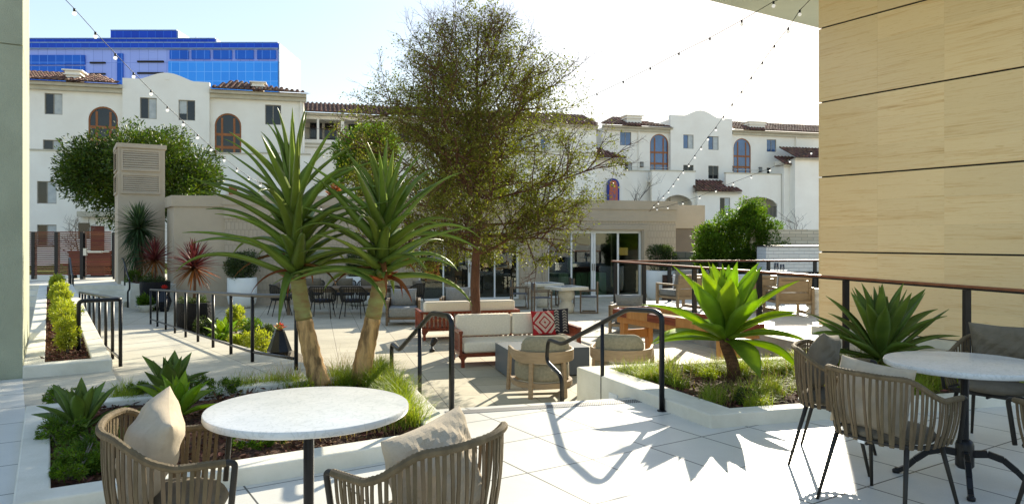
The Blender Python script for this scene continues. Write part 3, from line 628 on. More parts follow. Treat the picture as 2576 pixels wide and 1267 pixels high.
# ------------------------------------------------------------------ middle building with colonnade
def mid_building():
    O = (-19.5, 60.0); fc = Fac(O, A15); r = empty('apartment_building', (O[0], O[1], -1.2), A15, 'white building with open colonnade balconies partly behind the courtyard tree', 'building'); b0 = 1.2
    T = lambda px, y=0.0: fc.t(px, y); Zf = lambda px, py, y=0.0: fc.z(px, py, y) + b0
    xR = T(1500); zt = Zf(800, 292); w = MB(); hs = []
    cols = [764, 797, 803, 858, 866, 925, 933, 992, 1000, 1060]
    zb, ztp = Zf(830, 352), Zf(830, 301)
    for i in range(0, 10, 2): hs.append((T(cols[i]), T(cols[i + 1]), zb, ztp))
    lw = [(T(1180 + 60 * i), T(1205 + 60 * i), Zf(1200, 372), Zf(1200, 335)) for i in range(4)]
    holed_wall(w, 0, xR, 0, zt, 0, hs + lw, rev=.4, thick=.4)
    w.box(0, xR, 3.2, 12, 0, zt); w.box(0, xR, .4, 3.2, 0, zb - .1); w.box(0, xR, .4, 3.2, ztp + .15, zt - .02)
    w.build('wall', M['stucco_w'], r)
    MB().box(0, xR, -.5, 0, zt, zt + .2).box(0, xR, -.05, 0, zb - .45, zb - .3).box(0, xR, -.08, 0, Zf(800, 372), Zf(800, 369)).build('cornice', M['trim'], r)
    rf = MB(); tiles(rf, -.5, xR, -.7, zt + .22, 3.5, zt + 1.7, hipL=2); rf.build('roof', M['rooftile'], r)
    for a, b, c, d in hs:
        q = MB(); q.box(a, b, .1, .14, c + .9, c + .95).box(a, b, .1, .14, c + .02, c + .07); n = int((b - a) / .16)
        for i in range(n): x = a + (b - a) * (i + .5) / n; q.box(x - .012, x + .012, .11, .13, c + .07, c + .9)
        q.build('balustrade', M['blk'], r)
        dk = MB().box(a + .5, a + 1.5, 3.1, 3.19, c, c + 2.0); dk.build('balcony_door', M['winglass'], r)
    for h in lw: window(r, h, 0, blue=True)
mid_building()

# ------------------------------------------------------------------ right apartment building
def right_building():
    O = (1.65, 73.4); fc = Fac(O, A15); r = empty('apartment_building', (O[0], O[1], -1.2), A15, 'white stepped apartment building with arched orange windows beyond the pavilion', 'building'); b0 = 1.2
    T = lambda px, y=0.0: fc.t(px, y); Zf = lambda px, py, y=0.0: fc.z(px, py, y) + b0
    def H(*a, y=0.0, arch=False):
        q = fc.rect(*a, y=y); return (q[0], q[1], q[2] + b0, q[3] + b0) + (('arch',) if arch else ())
    x0, x1, x2, x3, x4 = T(1330, 1.5), T(1514), T(1688), T(1841), T(2150)
    w = MB(); zL = Zf(1600, 324); zR = Zf(1930, 336); gy = -.4
    W1 = [H(1560, 332, 1588, 366), H(1571, 408, 1590, 428), H(1584, 492, 1614, 520)]; A1 = [H(1635, 337, 1682, 430, arch=True)]
    W2 = [H(1719, 339, 1745, 374, y=gy), H(1782, 343, 1808, 377, y=gy), H(1719, 415, 1745, 440, y=gy), H(1782, 417, 1808, 450, y=gy)]
    W3 = [H(1929, 351, 1953, 382), H(1929, 422, 1953, 445), H(1961, 501, 1984, 540)]; A3 = [H(1845, 348, 1889, 438, arch=True)]
    W0 = [H(1432, 332, 1462, 364, y=1.5), H(1340, 332, 1368, 364, y=1.5), H(1430, 408, 1456, 430, y=1.5)]
    holed_wall(w, x0, x1, 0, zL + .1, 1.5, W0); w.box(x0, x1, 1.75, 12, 0, zL)
    holed_wall(w, x1, x2, 0, zL, 0, W1 + A1); w.box(x1, x2 - .01, .26, 12, 0, zL - .02)
    zs = Zf(1700, 300, gy); g0, g1 = T(1687, gy), T(1842, gy); holed_wall(w, g0, g1, 0, zs, gy, W2)
    w.slab(gable_pts(g0, g1, Zf(1687, 289, gy), Zf(1841, 299, gy), Zf(1763, 278, gy), T(1722, gy), T(1806, gy), zs), gy, gy + .5); w.box(g0 + .01, g1 - .01, gy + .26, 12, 0, zs)
    holed_wall(w, x3, x4, 0, zR, 0, W3 + A3); w.box(x3 + .01, x4, .26, 12, 0, zR - .02)
    # projecting balcony blocks
    caps = []
    for (a, b, py, dp) in ((1640, 1749, 431, 2.2), (1560, 1640, 431, 1.0), (1826, 1965, 438, 2.2), (1965, 1998, 446, 1.0)):
        ta, tb, zp = T(a, -dp), T(b, -dp), Zf((a + b) / 2, py, -dp); big = dp > 2
        hs = []
        if big:
            m0, m1 = a + (b - a) * .28, a + (b - a) * .93
            hs = [(T(m0, -dp), T(m1, -dp), Zf(a, 545, -dp), Zf(a, 489 if a < 1700 else 494, -dp))]
        holed_wall(w, ta, tb, 0, zp, -dp, hs, rev=.3, thick=.3)
        if big: w.box(ta, tb, -dp + .3, -.01, zp - 1.1, zp - .9)
        else: w.box(ta, tb, -dp + .3, -.01, 0, zp - 1)
        caps.append((ta, tb, zp, dp))
        if big:
            a_, b_, c_, d_ = hs[0]; n = 10; s_ = MB()
            arc = [(a_ + (b_ - a_) * i / n, d_ - .75 * (1 - math.sin(PI * i / n) ** .6)) for i in range(n + 1)]
            s_.slab([(a_, d_ + .02)] + arc + [(b_, d_ + .02)], -dp + .01, -dp + .28); s_.build('arch', M['stucco_w'], r)
            MB().box(a_ + .5, a_ + 1.5, -.06, -.01, c_, d_ - .6).build('balcony_door', M['ochre'], r)
            MB().box(a_ + 1.8, b_ - .3, -.06, -.01, c_ + .8, d_ - .8).build('glazing', M['winglass'], r)
            q = MB(); zc = c_ + 1.1; q.box(a_, b_, -dp + .1, -dp + .16, zc, zc + .06)
            for i in range(26): x = a_ + (b_ - a_) * (i + .5) / 26; q.box(x - .02, x + .02, -dp + .11, -dp + .15, c_, zc)
            q.build('balustrade', M['blk'], r)
    # lower wings with their own little roofs
    rf = MB(); cn = MB()
    def wing(a, b, py, dp, rise, run, hip=0):
        ta, tb, ze = T(a, -dp), T(b, -dp), Zf((a + b) / 2, py, -dp)
        hs = [H(1811, 497, 1837, 540, y=-dp)] if a == 1749 else ([H(1440, 470, 1470, 500, y=-dp)] if a == 1440 else [])
        lw = MB(); holed_wall(lw, ta + .25, tb - .25, 0, ze - .02, -dp, hs, thick=.2); lw.box(ta + .26, tb - .26, -dp + .21, -.02, 0, ze - .05)
        cn.box(ta + .05, tb - .05, -dp - .35, -dp, ze - .2, ze); tiles(rf, ta, tb, -dp - .5, ze + .02, -dp - .5 + run, ze + rise, w=.4, hipR=hip)
        lw.build('lower_wing', M['stucco_w'], r)
        for h in hs: window(r, h, -dp, blind=1)
    wing(1440, 1573, 398, 3.0, 1.5, 3.2, 2.2); wing(1749, 1862, 482, 2.8, 1.3, 2.8, .8); wing(1967, 2027, 415, 2.6, 1.0, 2.0, .5); wing(1995, 2110, 399, 3.6, 1.4, 3.0)
    w.build('wall', M['stucco_w'], r)
    for a, b, z in ((x0, x1, 1.5), (x1, x2, 0), (x3, x4, 0)):
        zz = zL if a < x3 else zR; cn.box(a, b, z - .5, z, zz, zz + .2); cn.box(a, b, z - .28, z, zz - .28, zz - .02)
    for a, b, zp, dp in caps: cn.box(a - .05, b + .05, -dp - .06, -dp + .34, zp, zp + .12)
    cn.build('cornice', M['trim'], r)
    tiles(rf, x0, x1, .8, zL + .22, 4.8, zL + 1.75); tiles(rf, x1 - .3, x2, -.7, zL + .22, 3.8, zL + 1.75, hipL=3.0, hipR=4); tiles(rf, x3, x4, -.7, zR + .22, 3.8, zR + 1.75, hipL=.2)
    ro = rf.build('roof', M['rooftile'], r)
    for a, b, yt, z in ((1575, 1612, 290, zL), (1883, 1922, 306, zR), (1392, 1412, 283, zL)): chimney(ro, T(a, .6), T(b, .6), .4, 1.6, z + .2, fc.z((a + b) / 2, yt, .4) + b0)
    for i, h in enumerate(W1 + W3): window(r, h, 0, blind=i % 3, blue=i in (0, 3))
    for i, h in enumerate(W2): window(r, h, gy, blind=(1, 1, 0, 0)[i], blue=i < 2)
    for h in W0: window(r, h, 1.5, blind=0, blue=True)
    for h in A1 + A3: arch_window(r, h, 0, blue=True)
    for z_ in (3.4, 6.9, 10.2): MB().box(x1, x2, -.008, .01, z_, z_ + .05).build('control_joint', M['stucco_j'], r); MB().box(x3, x4, -.008, .01, z_, z_ + .05).build('control_joint', M['stucco_j'], r)
    for px in (1606, 2001, 1516): MB().tube([(T(px), -.12, zL - .1), (T(px), -.12, 0)], .08, 6).build('downpipe', M['stucco_w'], r)
    for px, py in ((1613, 414), (1692, 417), (1839, 424), (1911, 427)):
        q = MB(); a, z = T(px), Zf(px, py); q.box(a - .16, a + .16, -.25, 0, z + .2, z + .26).box(a - .16, a + .16, -.25, 0, z - .26, z - .2)
        for dx in (-.14, 0, .14): q.box(a + dx - .015, a + dx + .015, -.24, -.21, z - .2, z + .2)
        L = q.build('wall_lamp', M['blk'], r); MB().box(a - .12, a + .12, -.2, -.02, z - .2, z + .2).build('shade', M['blind'], L)
    q = MB(); a, b, c, d = H(1527, 449, 1557, 512, y=-3.3); q.slab(arch_pts(a, b, c, d, 10), -3.42, -3.2)
    o = q.build('tile_niche', mat('cobalt tile border', (.03, .05, .28), .3, (.02, .03, .2), scale=6), r)
    MB().slab(arch_pts(a + .2, b - .2, c, d - .2, 10), -3.46, -3.4).build('niche_panel', mat('orange mosaic panel', (.50, .13, .06), .5, (.2, .12, .2), scale=5, contrast=(.42, .5)), o)
right_building()

# ------------------------------------------------------------------ blue office tower
def office():
    c = XY(700, 150); r = empty('office_tower', (c[0], c[1], -1.2), 0, 'blue glass office block with white side rising behind the roofs at left', 'building'); b0 = 1.2
    d0 = 150.0; X = lambda px: (px - CX) / F * d0 - c[0]; Z = lambda py: ZZ(py, d0) + b0
    k = math.tan(R(1.5)); W = X(40)
    def blk(name, x0, x1, z0, z1, y, m, depth=.4): return MB().box(x0, x1, y, y + depth, z0, z1).build(name, M[m], r)
    D = 14
    # body core
    MB().box(W, 0, .3, D, 0, Z(113)).build('body', M['fpanel'], r)
    MB().box(.002, .25, .1, D + 1, 0, Z(109)).build('side_wall', M['fside'], r)
    MB().box(X(84) - 12, X(534), 1.5, D, Z(113), Z(93)).build('upper_storey', M['fblue'], r)
    MB().box(X(534) + .01, X(534) + .3, 1.5, D, Z(113), Z(93)).build('upper_side', M['fside'], r)
    MB().box(X(258), X(428), 3, D, Z(93), Z(67)).build('plant_room', M['fblue'], r)
    MB().box(X(428) + .01, X(428) + .3, 3, D, Z(93), Z(67)).build('plant_room_side', M['fside'], r)
    blk('parapet_band', W, 0, Z(123), Z(109), -.25, 'fblue', .5)
    blk('window_band', X(84) - 8, X(213), Z(163), Z(139), -.1, 'fwin'); blk('window_band', X(84) - 8, X(213), Z(240), Z(167), -.1, 'fwin')
    blk('window_band', X(295), X(309), Z(212), Z(135), -.1, 'fwin')
    blk('curtain_wall', X(424), X(699), Z(260), Z(155), -.14, 'fcyan')
    for a, b in ((427, 474), (482, 528), (537, 583), (592, 638), (647, 694)): blk('window', X(a), X(b), Z(149), Z(127), -.12, 'fwin')
    for a, b, y_ in ((226, 264, 158), (226, 264, 186), (345, 411, 155), (345, 411, 184)): blk('louvre', X(a), X(b), Z(y_ + 2), Z(y_ - 2), -.06, 'dark')
    m = MB()
    for x0, x1, zz, y in ((W, 0, Z(109), -.3), (X(84) - 12, X(534), Z(93), 1.4), (X(258), X(428), Z(67), 2.9), (W, 0, Z(123.5), -.28)): m.box(x0, x1, y, y + .5, zz, zz + .18)
    for px in (262, 300, 424, 560, 620): m.box(X(px) - .1, X(px) + .1, 4, 4.2, Z(93), Z(93) + .01)
    m.build('edge_trim', M['fside'], r)
    q = MB(); q.box(X(196), X(232), 5, 6, Z(100), Z(97)).box(X(466), X(468), 5, 5.2, Z(93), Z(76)).box(X(562), X(566), 5, 5.2, Z(110), Z(100)); q.build('roof_equipment', M['fside'], r)
office()

# ------------------------------------------------------------------ courtyard pavilion
def pavilion():
    O = (-9.03, 22.86); fc = Fac(O, A15); r = empty('pavilion', (O[0], O[1], PAT), A15, 'low beige embossed stucco pavilion with sliding glass doors behind the courtyard tree', 'building')
    zz = lambda z: z - PAT
    L = fc.t(1700); top = zz(2.88)
    T = fc.t; Zf = lambda px, py: zz(fc.z(px, py))
    doors = [(T(1053), T(1306), .02, Zf(1180, 578)), (T(1378), T(1614), .02, Zf(1500, 580))]
    w = MB(); holed_wall(w, 0, L, 0, Zf(1500, 556), 0, doors, rev=.22, thick=.25); w.box(L - .001, L - .25, .25, 7, 0, top - .1)
    w.box(0, doors[0][0] - .2, .25, 7, 0, top - .1)
    w.build('wall', M['emboss'], r)
    p = MB(); p.box(-.02, L + .02, -.03, .26, Zf(1500, 556) + .0, top - .32).box(-.05, L + .05, -.06, .4, top - .32, top - .30 + .3); p.build('parapet', M['stucco_b'], r)
    MB().box(.0, L - .3, .4, 7, top - .3, top - .18).build('roof', M['stucco_b'], r)
    bs = MB(); xs = [0] + [v for d in doors for v in (d[0] - .12, d[1] + .12)] + [L]
    for i in range(0, 6, 2): bs.box(xs[i], xs[i + 1], -.05, 0, 0, .13)
    bs.build('base_trim', M['stucco_b'], r)
    for k, (a, b, c, d) in enumerate(doors):
        sr = MB()
        for j, (o_, y_) in enumerate(((.20, .05), (.12, .09), (.05, .06))):
            i_ = (.12, .05, .0)[j]
            sr.box(a - o_, a - i_, -y_, 0, 0, d + i_).box(b + i_, b + o_, -y_, 0, 0, d + i_).box(a - o_, b + o_, -y_, 0, d + i_, d + o_)
        sr.build('door_surround', M['stucco_b'], r)
        fr = MB(); fr.box(a, b, .06, .16, d - .09, d).box(a, b, .05, .17, c - .02, c + .07).box(a, a + .07, .062, .158, c + .07, d - .09).box(b - .07, b, .062, .158, c + .07, d - .09)
        fo = fr.build('door_frame', M['wht'], r)
        mul = [(1115, .05), (1183, .16), (1244, .05)] if k == 0 else [(1437, .06), (1492, .17), (1554, .07)]
        xs = [a] + [T(m_[0], .1) for m_ in mul] + [b]
        for i, (px, wd) in enumerate(mul):
            x = T(px, .1); q = MB()
            if wd > .1: q.box(x - wd / 2, x - .006, .07, .15, c + .07, d - .09).box(x + .006, x + wd / 2, .07, .15, c + .07, d - .09)
            else: q.box(x - wd / 2, x + wd / 2, .07, .15, c + .07, d - .09)
            mo = q.build('door_stile', M['wht'], r)
            if wd > .1: MB().box(x - .05, x - .03, .03, .07, c + .95, c + 1.2).box(x + .03, x + .05, .03, .07, c + .95, c + 1.2).build('handle', M['bronze'], mo)
        for i in range(4): MB().box(xs[i] + .02, xs[i + 1] - .02, .105, .113, c + .05, d - .07).build('door_glass', M['glass'], r)
        pl_ = MB().cbox((a - .16, -.08, .25), (.04, .1, .5)); 
    # room behind the glass
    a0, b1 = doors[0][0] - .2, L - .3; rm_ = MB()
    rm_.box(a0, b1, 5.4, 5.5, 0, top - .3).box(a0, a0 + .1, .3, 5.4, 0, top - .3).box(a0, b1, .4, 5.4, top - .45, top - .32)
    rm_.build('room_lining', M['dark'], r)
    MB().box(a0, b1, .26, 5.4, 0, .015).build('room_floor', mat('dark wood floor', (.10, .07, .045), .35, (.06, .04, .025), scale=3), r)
    MB().box(T(1385), T(1432) , 2.9, 3.0, .9, 2.5).box(T(1110), T(1175), 3.2, 3.3, .9, 2.4).box(T(1432), T(1460), 2.95, 3.0, .9, 2.1).build('wall_panel', M['interior'], r)  # ochre panels added, their colour standing in for amber light on the wall
    n = MB(); n.box(T(1562, 3), T(1577, 3), 2.9, 3.2, 1.45, 1.75).box(T(1598, 3), T(1613, 3), 2.9, 3.2, 1.45, 1.75)
    em = mat('lit niche', (.35, .2, .07), .8); p_ = em.node_tree.nodes['Principled BSDF']; p_.inputs['Emission Color'].default_value = (1, .55, .15, 1); p_.inputs['Emission Strength'].default_value = .08
    n.build('lit_niche', em, r)
    cab = MB().box(T(1560, 3), T(1640, 3), 2.8, 3.6, 0, 1.0); cab.build('cabinet', mat('cabinet grey', (.22, .23, .21), .5), r)
    s = empty('counter', (0, 0, 0), 0, 'pale green counter with curved line pattern behind the sliding glass doors', 'counter')
    s.location = (*(Vector((*O, 0)) + EU * T(1450, .5) + EV * .5).to_2d(), PAT + .016); s.rotation_euler = (0, 0, A15)
    wd = T(1525, .5) - T(1450, .5)
    MB().box(0, wd, 0, .7, 0, .86).build('body', M['celadon'], s, bevel=.01)
    q = MB()
    for i in range(3):
        pts = [(.12 + i * .22 + .10 * math.sin(t * 3 + i), -.004, .02 + .82 * (1 - t)) for t in [k / 14 for k in range(15)]]
        for k in range(14): q.bar(pts[k], pts[k + 1], .014, .006, up=(0, 1, 0))
    q.build('line_pattern', M['dark'], s)
    s = empty('sofa', tuple(Vector((*O, PAT + .016)) + EU * T(1402, .5) + EV * .4), A15, 'white indoor sofa with cushions seen through the sliding glass doors', 'sofa')
    MB().box(-.25, .62, 0, .9, .1, .42).build('seat', M['white'], s, bevel=.05); MB().box(-.25, .62, .7, .95, .42, .85).build('backrest', M['white'], s, bevel=.05)
    for x in (0, .4): pillow_mb(.42, .40, .16, 8).build('pillow', M['bluegrey' if x < .1 else 'cream'], s, smooth=True).location = (x, .55, .64)
    vz = empty('vase', tuple(Vector((*O, PAT + .9)) + EU * T(1441, 1.5) + EV * 1.7), A15, 'tall pale vase on a stand behind the glass doors', 'vase')
    MB().lathe([(.05, 0), (.14, .06), (.16, .3), (.1, .46), (.06, .52), (.07, .58)], 16).build('body', M['celadon'], vz, smooth=True)
    MB().box(-.2, .2, -.15, .15, -.88, 0).build('stand', M['dark'], vz)
    # darker wing further right
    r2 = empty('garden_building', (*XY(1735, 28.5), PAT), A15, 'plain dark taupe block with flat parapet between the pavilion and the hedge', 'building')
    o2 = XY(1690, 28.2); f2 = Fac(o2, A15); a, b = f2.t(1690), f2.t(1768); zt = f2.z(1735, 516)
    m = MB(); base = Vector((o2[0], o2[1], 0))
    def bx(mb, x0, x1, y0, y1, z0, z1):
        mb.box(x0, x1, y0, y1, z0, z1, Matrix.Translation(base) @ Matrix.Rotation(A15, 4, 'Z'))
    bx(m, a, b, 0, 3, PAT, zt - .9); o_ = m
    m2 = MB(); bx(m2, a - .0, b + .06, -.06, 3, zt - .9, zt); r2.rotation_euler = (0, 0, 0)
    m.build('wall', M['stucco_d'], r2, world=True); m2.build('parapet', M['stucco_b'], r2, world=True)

def pillow_mb(w, h, t, n=12, wr=0.0, seed=1):
    m = MB(); rnd = random.Random(seed); ph = [rnd.uniform(0, 6) for _ in range(6)]
    def f(u, v, sgn):
        a, b = abs(u), abs(v); puff = (max(0, 1 - a ** 2.6) * max(0, 1 - b ** 2.6)) ** .5
        pinch = 1 - .07 * (1 - b ** 2) * a ** 2; pinch2 = 1 - .07 * (1 - a ** 2) * b ** 2
        y = sgn * puff * t / 2
        y += wr * (math.sin(u * 7 + ph[0] + 3 * v) * .5 + math.sin(v * 9 + ph[1] - 4 * u) * .5 + math.sin((u + v) * 15 + ph[2]) * .3) * puff
        return (u * w / 2 * pinch, y, v * h / 2 * pinch2)
    for sgn in (-1, 1):
        base = len(m.v)
        for i in range(n + 1):
            for j in range(n + 1):
                u, v = math.sin((i / n * 2 - 1) * PI / 2 * .98) / math.sin(PI / 2 * .98), math.sin((j / n * 2 - 1) * PI / 2 * .98) / math.sin(PI / 2 * .98)
                m.v.append(f(u, v, sgn))
        for i in range(n):
            for j in range(n):
                q = (base + i * (n + 1) + j, base + (i + 1) * (n + 1) + j, base + (i + 1) * (n + 1) + j + 1, base + i * (n + 1) + j + 1)
                m.f.append(q if sgn < 0 else q[::-1]); m.m.append(m.mi)
    return m
pavilion()
tg = empty('hanging_sign', tuple(Vector((-9.03, 22.86, 0)) + EU * 10.2 - EV * .03), A15, 'small orange square sign reading ON on the pavilion wall left of the doors', 'sign')
_f = Fac((-9.03, 22.86), A15); tx = _f.t(1014, 0); tg.location = tuple(Vector((-9.03, 22.86, 0)) + EU * tx - EV * .02) ; tg.location.z = _f.z(1014, 656)
MB().box(-.21, .21, -.04, 0, -.16, .16).build('board', mat('orange sign board', (.42, .12, .03), .6), tg, bevel=.01)
tc_ = bpy.data.curves.new('lettering', 'FONT'); tc_.body = 'ON'; tc_.size = .19; tc_.extrude = .004; tc_.align_x = 'CENTER'; tc_.align_y = 'CENTER'
to_ = bpy.data.objects.new('lettering_curve', tc_); col.objects.link(to_); bpy.context.view_layer.update(); me_ = bpy.data.meshes.new_from_object(to_); bpy.data.objects.remove(to_); me_.materials.clear(); me_.materials.append(M['dark']); to = bpy.data.objects.new('lettering', me_); col.objects.link(to); to.parent = tg; to.location = (.05, -.045, 0); to.rotation_euler = (R(90), 0, 0)

# left block joined to the pavilion, with a chamfered side
lb = empty('garden_wall', (*XY(500, 22.9), PAT), 0, 'smooth beige stucco wall with coping between the louvred tower and the embossed pavilion', 'wall')
fb = Fac((-9.03, 22.95), A15); a = Vector((-9.03, 22.95)); t0 = fb.t(437); b = Vector((a.x + math.cos(A15) * t0, a.y + math.sin(A15) * t0))
c = Vector((b.x - .537 * 1.5, b.y + .843 * 1.5))
pts = [(b.x, b.y), (a.x + .02, a.y - .02), (a.x + .02, a.y + 6), (c.x, c.y + 5), (c.x, c.y)]
zt = fb.z(500, 492); MB().prism(pts, -.9, zt - .34).build('wall', M['stucco_b'], lb, world=True)
cx_ = sum(p[0] for p in pts) / 5; cy_ = sum(p[1] for p in pts) / 5
MB().prism([(p[0] + (.05 if p[0] > cx_ else -.05), p[1] + (.05 if p[1] > cy_ else -.05)) for p in pts], zt - .34, zt).build('coping', M['stucco_b'], lb, world=True)

def tower():
    d = 24.0; cx = (297 - CX) / F * d; ft = Fac((cx, d), A32 - R(1)); w = ft.t(415)
    r = empty('vent_tower', (cx, d, -.3), A32 - R(1), 'square beige stucco tower with louvred vents in front of the round ficus', 'tower')
    zt = ft.z(297, 359) + .3; m = MB(); m.box(0, w, 0, 1.9, -.4, zt - .14)
    m.build('shaft', M['stucco_b'], r); MB().box(-.05, w + .05, -.05, 1.95, zt - .14, zt).build('coping', M['stucco_b'], r)
    def louv(f, a, b, c, d_):
        q = MB(); q.mi = 0
        n = 8
        fr = [f(a, -.05, c - .06), f(b, -.05, c - .06)]
        for (p0, p1) in (((a - .05, c - .05), (b + .05, c)), ((a - .05, d_), (b + .05, d_ + .05)), ((a - .05, c), (a, d_)), ((b, c), (b + .05, d_))):
            vs = [f(x, y, z) for z in (p0[1], p1[1]) for y in (-.05, -.002) for x in (p0[0], p1[0])]
            q.add(vs, [(0, 2, 3, 1), (4, 5, 7, 6), (0, 1, 5, 4), (2, 6, 7, 3), (0, 4, 6, 2), (1, 3, 7, 5)])
        for i in range(n):
            z = c + (d_ - c) * (i + .5) / n; h = (d_ - c) / n
            vs = [f(a, -.045, z - h * .42), f(b, -.045, z - h * .42), f(b, -.006, z + h * .42), f(a, -.006, z + h * .42), f(a, -.045, z - h * .30), f(b, -.045, z - h * .30), f(b, -.006, z + h * .5), f(a, -.006, z + h * .5)]
            q.add(vs, [(0, 1, 2, 3), (7, 6, 5, 4), (0, 4, 5, 1)])
        o = q.build('louvre', M['stucco_b'], r)
        k = MB(); vs = [f(a, -.003, c), f(b, -.003, c), f(b, -.003, d_), f(a, -.003, d_)]; k.add(vs + [f(a, -.001, c), f(b, -.001, c), f(b, -.001, d_), f(a, -.001, d_)], [(0, 1, 2, 3), (4, 7, 6, 5)]); k.build('backing', M['dark'], o)
    Z = lambda py: ft.z(355, py) + .3
    x0, x1 = ft.t(309), ft.t(399)
    louv(lambda x, y, z: (x, y, z), x0, x1, Z(427), Z(381)); louv(lambda x, y, z: (x, y, z), x0, x1, Z(484), Z(442))
    louv(lambda x, y, z: (y, x, z), .25, 1.6, Z(427), Z(381)); louv(lambda x, y, z: (y, x, z), .25, 1.6, Z(484), Z(442))
tower()

# ------------------------------------------------------------------ fence and gate at the landing
def fence():
    d = 27.0; X = lambda px: (px - CX) / F * d
    r = empty('slat_fence', (X(140), d, 0), 0, 'red brown horizontal slat fence with dark posts behind the long shrub planter', 'fence')
    g = empty('slat_gate', (X(250), d, 0), 0, 'red brown slat gate with a steel push bar beside the green yucca', 'gate')
    x0 = X(140)
    for px in (88, 146, 210): MB().box(X(px) - .06 - x0, X(px) + .06 - x0, -.13, .03, 0, 1.75).build('post', M['blk'], r)
    s = MB()
    for i in range(21): z = .16 + i * .0775; s.box(X(70) - x0, X(213) - x0, -.10, -.062, z, z + .047)
    s.build('slats', M['slatwood'], r)
    x0 = X(250); s = MB()
    for i in range(21): z = .16 + i * .0775; s.box(X(218) - x0, X(282) - x0, -.10, -.062, z, z + .047)
    s.build('slats', M['slatwood'], g)
    f = MB(); f.box(X(214) - x0, X(217) - x0, -.06, .03, .08, 1.72).box(X(283) - x0, X(285.5) - x0, -.06, .03, .08, 1.72).box(X(217) - x0, X(283) - x0, -.055, .02, .08, .13); f.build('gate_frame', M['blk'], g)
    MB().box(X(286) - x0, X(290.5) - x0, -.08, .08, 0, 1.74).build('post', M['blk'], g)
    pb = MB(); pb.box(X(217) - x0, X(225) - x0, -.2, -.11, .88, 1.14).box(X(225) - x0, X(262) - x0, -.17, -.11, .98, 1.05).box(X(262) - x0, X(280) - x0, -.15, -.11, 1.0, 1.04); pb.build('push_bar', mat('brushed steel', (.45, .46, .44), .3, metal=.8), g)
    b = empty('timber_bench', (X(180), 30, 0), 0, 'red brown timber bench wall beyond the slat fence', 'bench'); b0 = (180 - CX) / F * 30; X2 = lambda px: (px - CX) / F * 30 - b0
    q = MB()
    for i in range(5): q.box(X2(62), X2(263), 0, .06, .03 + i * .20, .21 + i * .20)
    q.box(X2(62), X2(263), -.4, 0, .42, .48); q.build('boards', M['slatwood'], b)
    MB().box(X2(70), X2(80), .0 - .3, 0, 0, .42).box(X2(160), X2(164), -.3, 0, 0, .42).box(X2(250), X2(254), -.3, 0, 0, .42).build('leg', M['slatwood'], b)
fence()
tag(MB().box(-26, -13, 31.2, 44, -.05, .02).build('lawn', mat('lawn', (.16, .22, .03), .9, (.1, .15, .02), scale=8, bump=.8, bscale=60)), kind='structure')

# ------------------------------------------------------------------ railings
def arc_path(pts, rad=.07, n=6):
    """round the corners of a polyline"""
    pts = [Vector(p) for p in pts]; out = [pts[0]]
    for i in range(1, len(pts) - 1):
        a, b, c = pts[i - 1], pts[i], pts[i + 1]; r1 = min(rad, (a - b).length * .45, (c - b).length * .45)
        p, q = b + (a - b).normalized() * r1, b + (c - b).normalized() * r1
        for k in range(n + 1): t = k / n; out.append(p * (1 - t) ** 2 + b * 2 * t * (1 - t) + q * t * t)
    out.append(pts[-1]); return out
def stair_rail(P0, posts, path, label):
    r = empty('handrail', (P0[0], P0[1], 0), 0, label, 'handrail', 'black handrails of the deck steps')
    dv = Vector((-.342, .94, 0))
    W = lambda t, z, o=0: Vector((P0[0], P0[1], 0)) + dv * t + Vector((0, 0, z))
    MB().tube(arc_path([W(*p) for p in path], .10), .0235, 12).build('rail', M['blk'], r, smooth=True, world=True)
    for t, z0, z1 in posts: MB().tube([W(t, z0), W(t, z1)], .020, 12).build('post', M['blk'], r, smooth=True, world=True)
    p = MB(); 
    q = W(path[0][0], path[0][1]); p.lathe([(.042, 0), (.042, .006), (.024, .012)], 16, c=q); p.build('base_plate', M['blk'], r, world=True)
stair_rail((-.5, 6.03), [(1.19, -.35, .65)], [(0, .001), (0, .82), (.10, .85), (.68, .82), (2.21, .26), (2.67, .275), (2.67, -.62)], 'black bent tube handrail beside the planter with the two tree aloes')
stair_rail((1.306, 6.34), [(1.13, -.35, .66)], [(0, .001), (0, .83), (.12, .86), (.61, .83), (2.14, .29), (2.55, .295), (2.6, .02), (2.15, -.08), (2.13, -.62)], 'black bent tube handrail beside the bright green agave')

def ramp_rail(r_, s0, s1, label, n, ret=None):
    zt = lambda s: min(0, -(s - 7.9) * .0515)
    e = empty('ramp_railing', (*G(r_(s0), s0), zt(s0)), 0, label, 'railing', 'black picket railings of the ramp')
    W = lambda s, z: Vector((*G(r_(s), s), zt(s) + z))
    ss = [s0 + (s1 - s0) * k / 30 for k in range(31)]
    top = [W(s, .86) for s in ss]
    if ret: x, y = G(r_(s0) - ret, s0); q = Vector((x, y, zt(s0) + .86)); top = arc_path([q - Vector((0, 0, .9)), q, top[0], top[3]], .06) + top[4:]
    MB().tube(top, .026, 10).build('top_rail', M['blk'], e, smooth=True, world=True)
    MB().tube([W(s, .13 if not ret else .10) for s in ss], .018, 8).build('bottom_rail', M['blk'], e, smooth=True, world=True)
    for s in n: MB().tube([W(s, -.0), W(s, .85)], .023, 10).build('post', M['blk'], e, smooth=True, world=True)
rr = lambda s: 2.44 - .22 * min(1, max(0, (s - 8.5) / 1.3)) - .008 * max(0, s - 9.8)
def s_at(px, rf):      # where along the ramp a post appears at this column
    lo, hi = 7.0, 30.0
    for _ in range(40):
        m_ = (lo + hi) / 2; x, y = G(rf(m_), m_)
        if CX + F * x / y > px: lo = m_
        else: hi = m_
    return (lo + hi) / 2
ps = [s_at(p, rr) for p in (745, 635, 581, 536, 498, 467, 440, 417, 396, 379)]
ramp_rail(rr, ps[0], ps[-1], 'long black tube railing along the right edge of the ramp', ps)
rl = lambda s: .79 - .018 * max(0, s - 9.8)
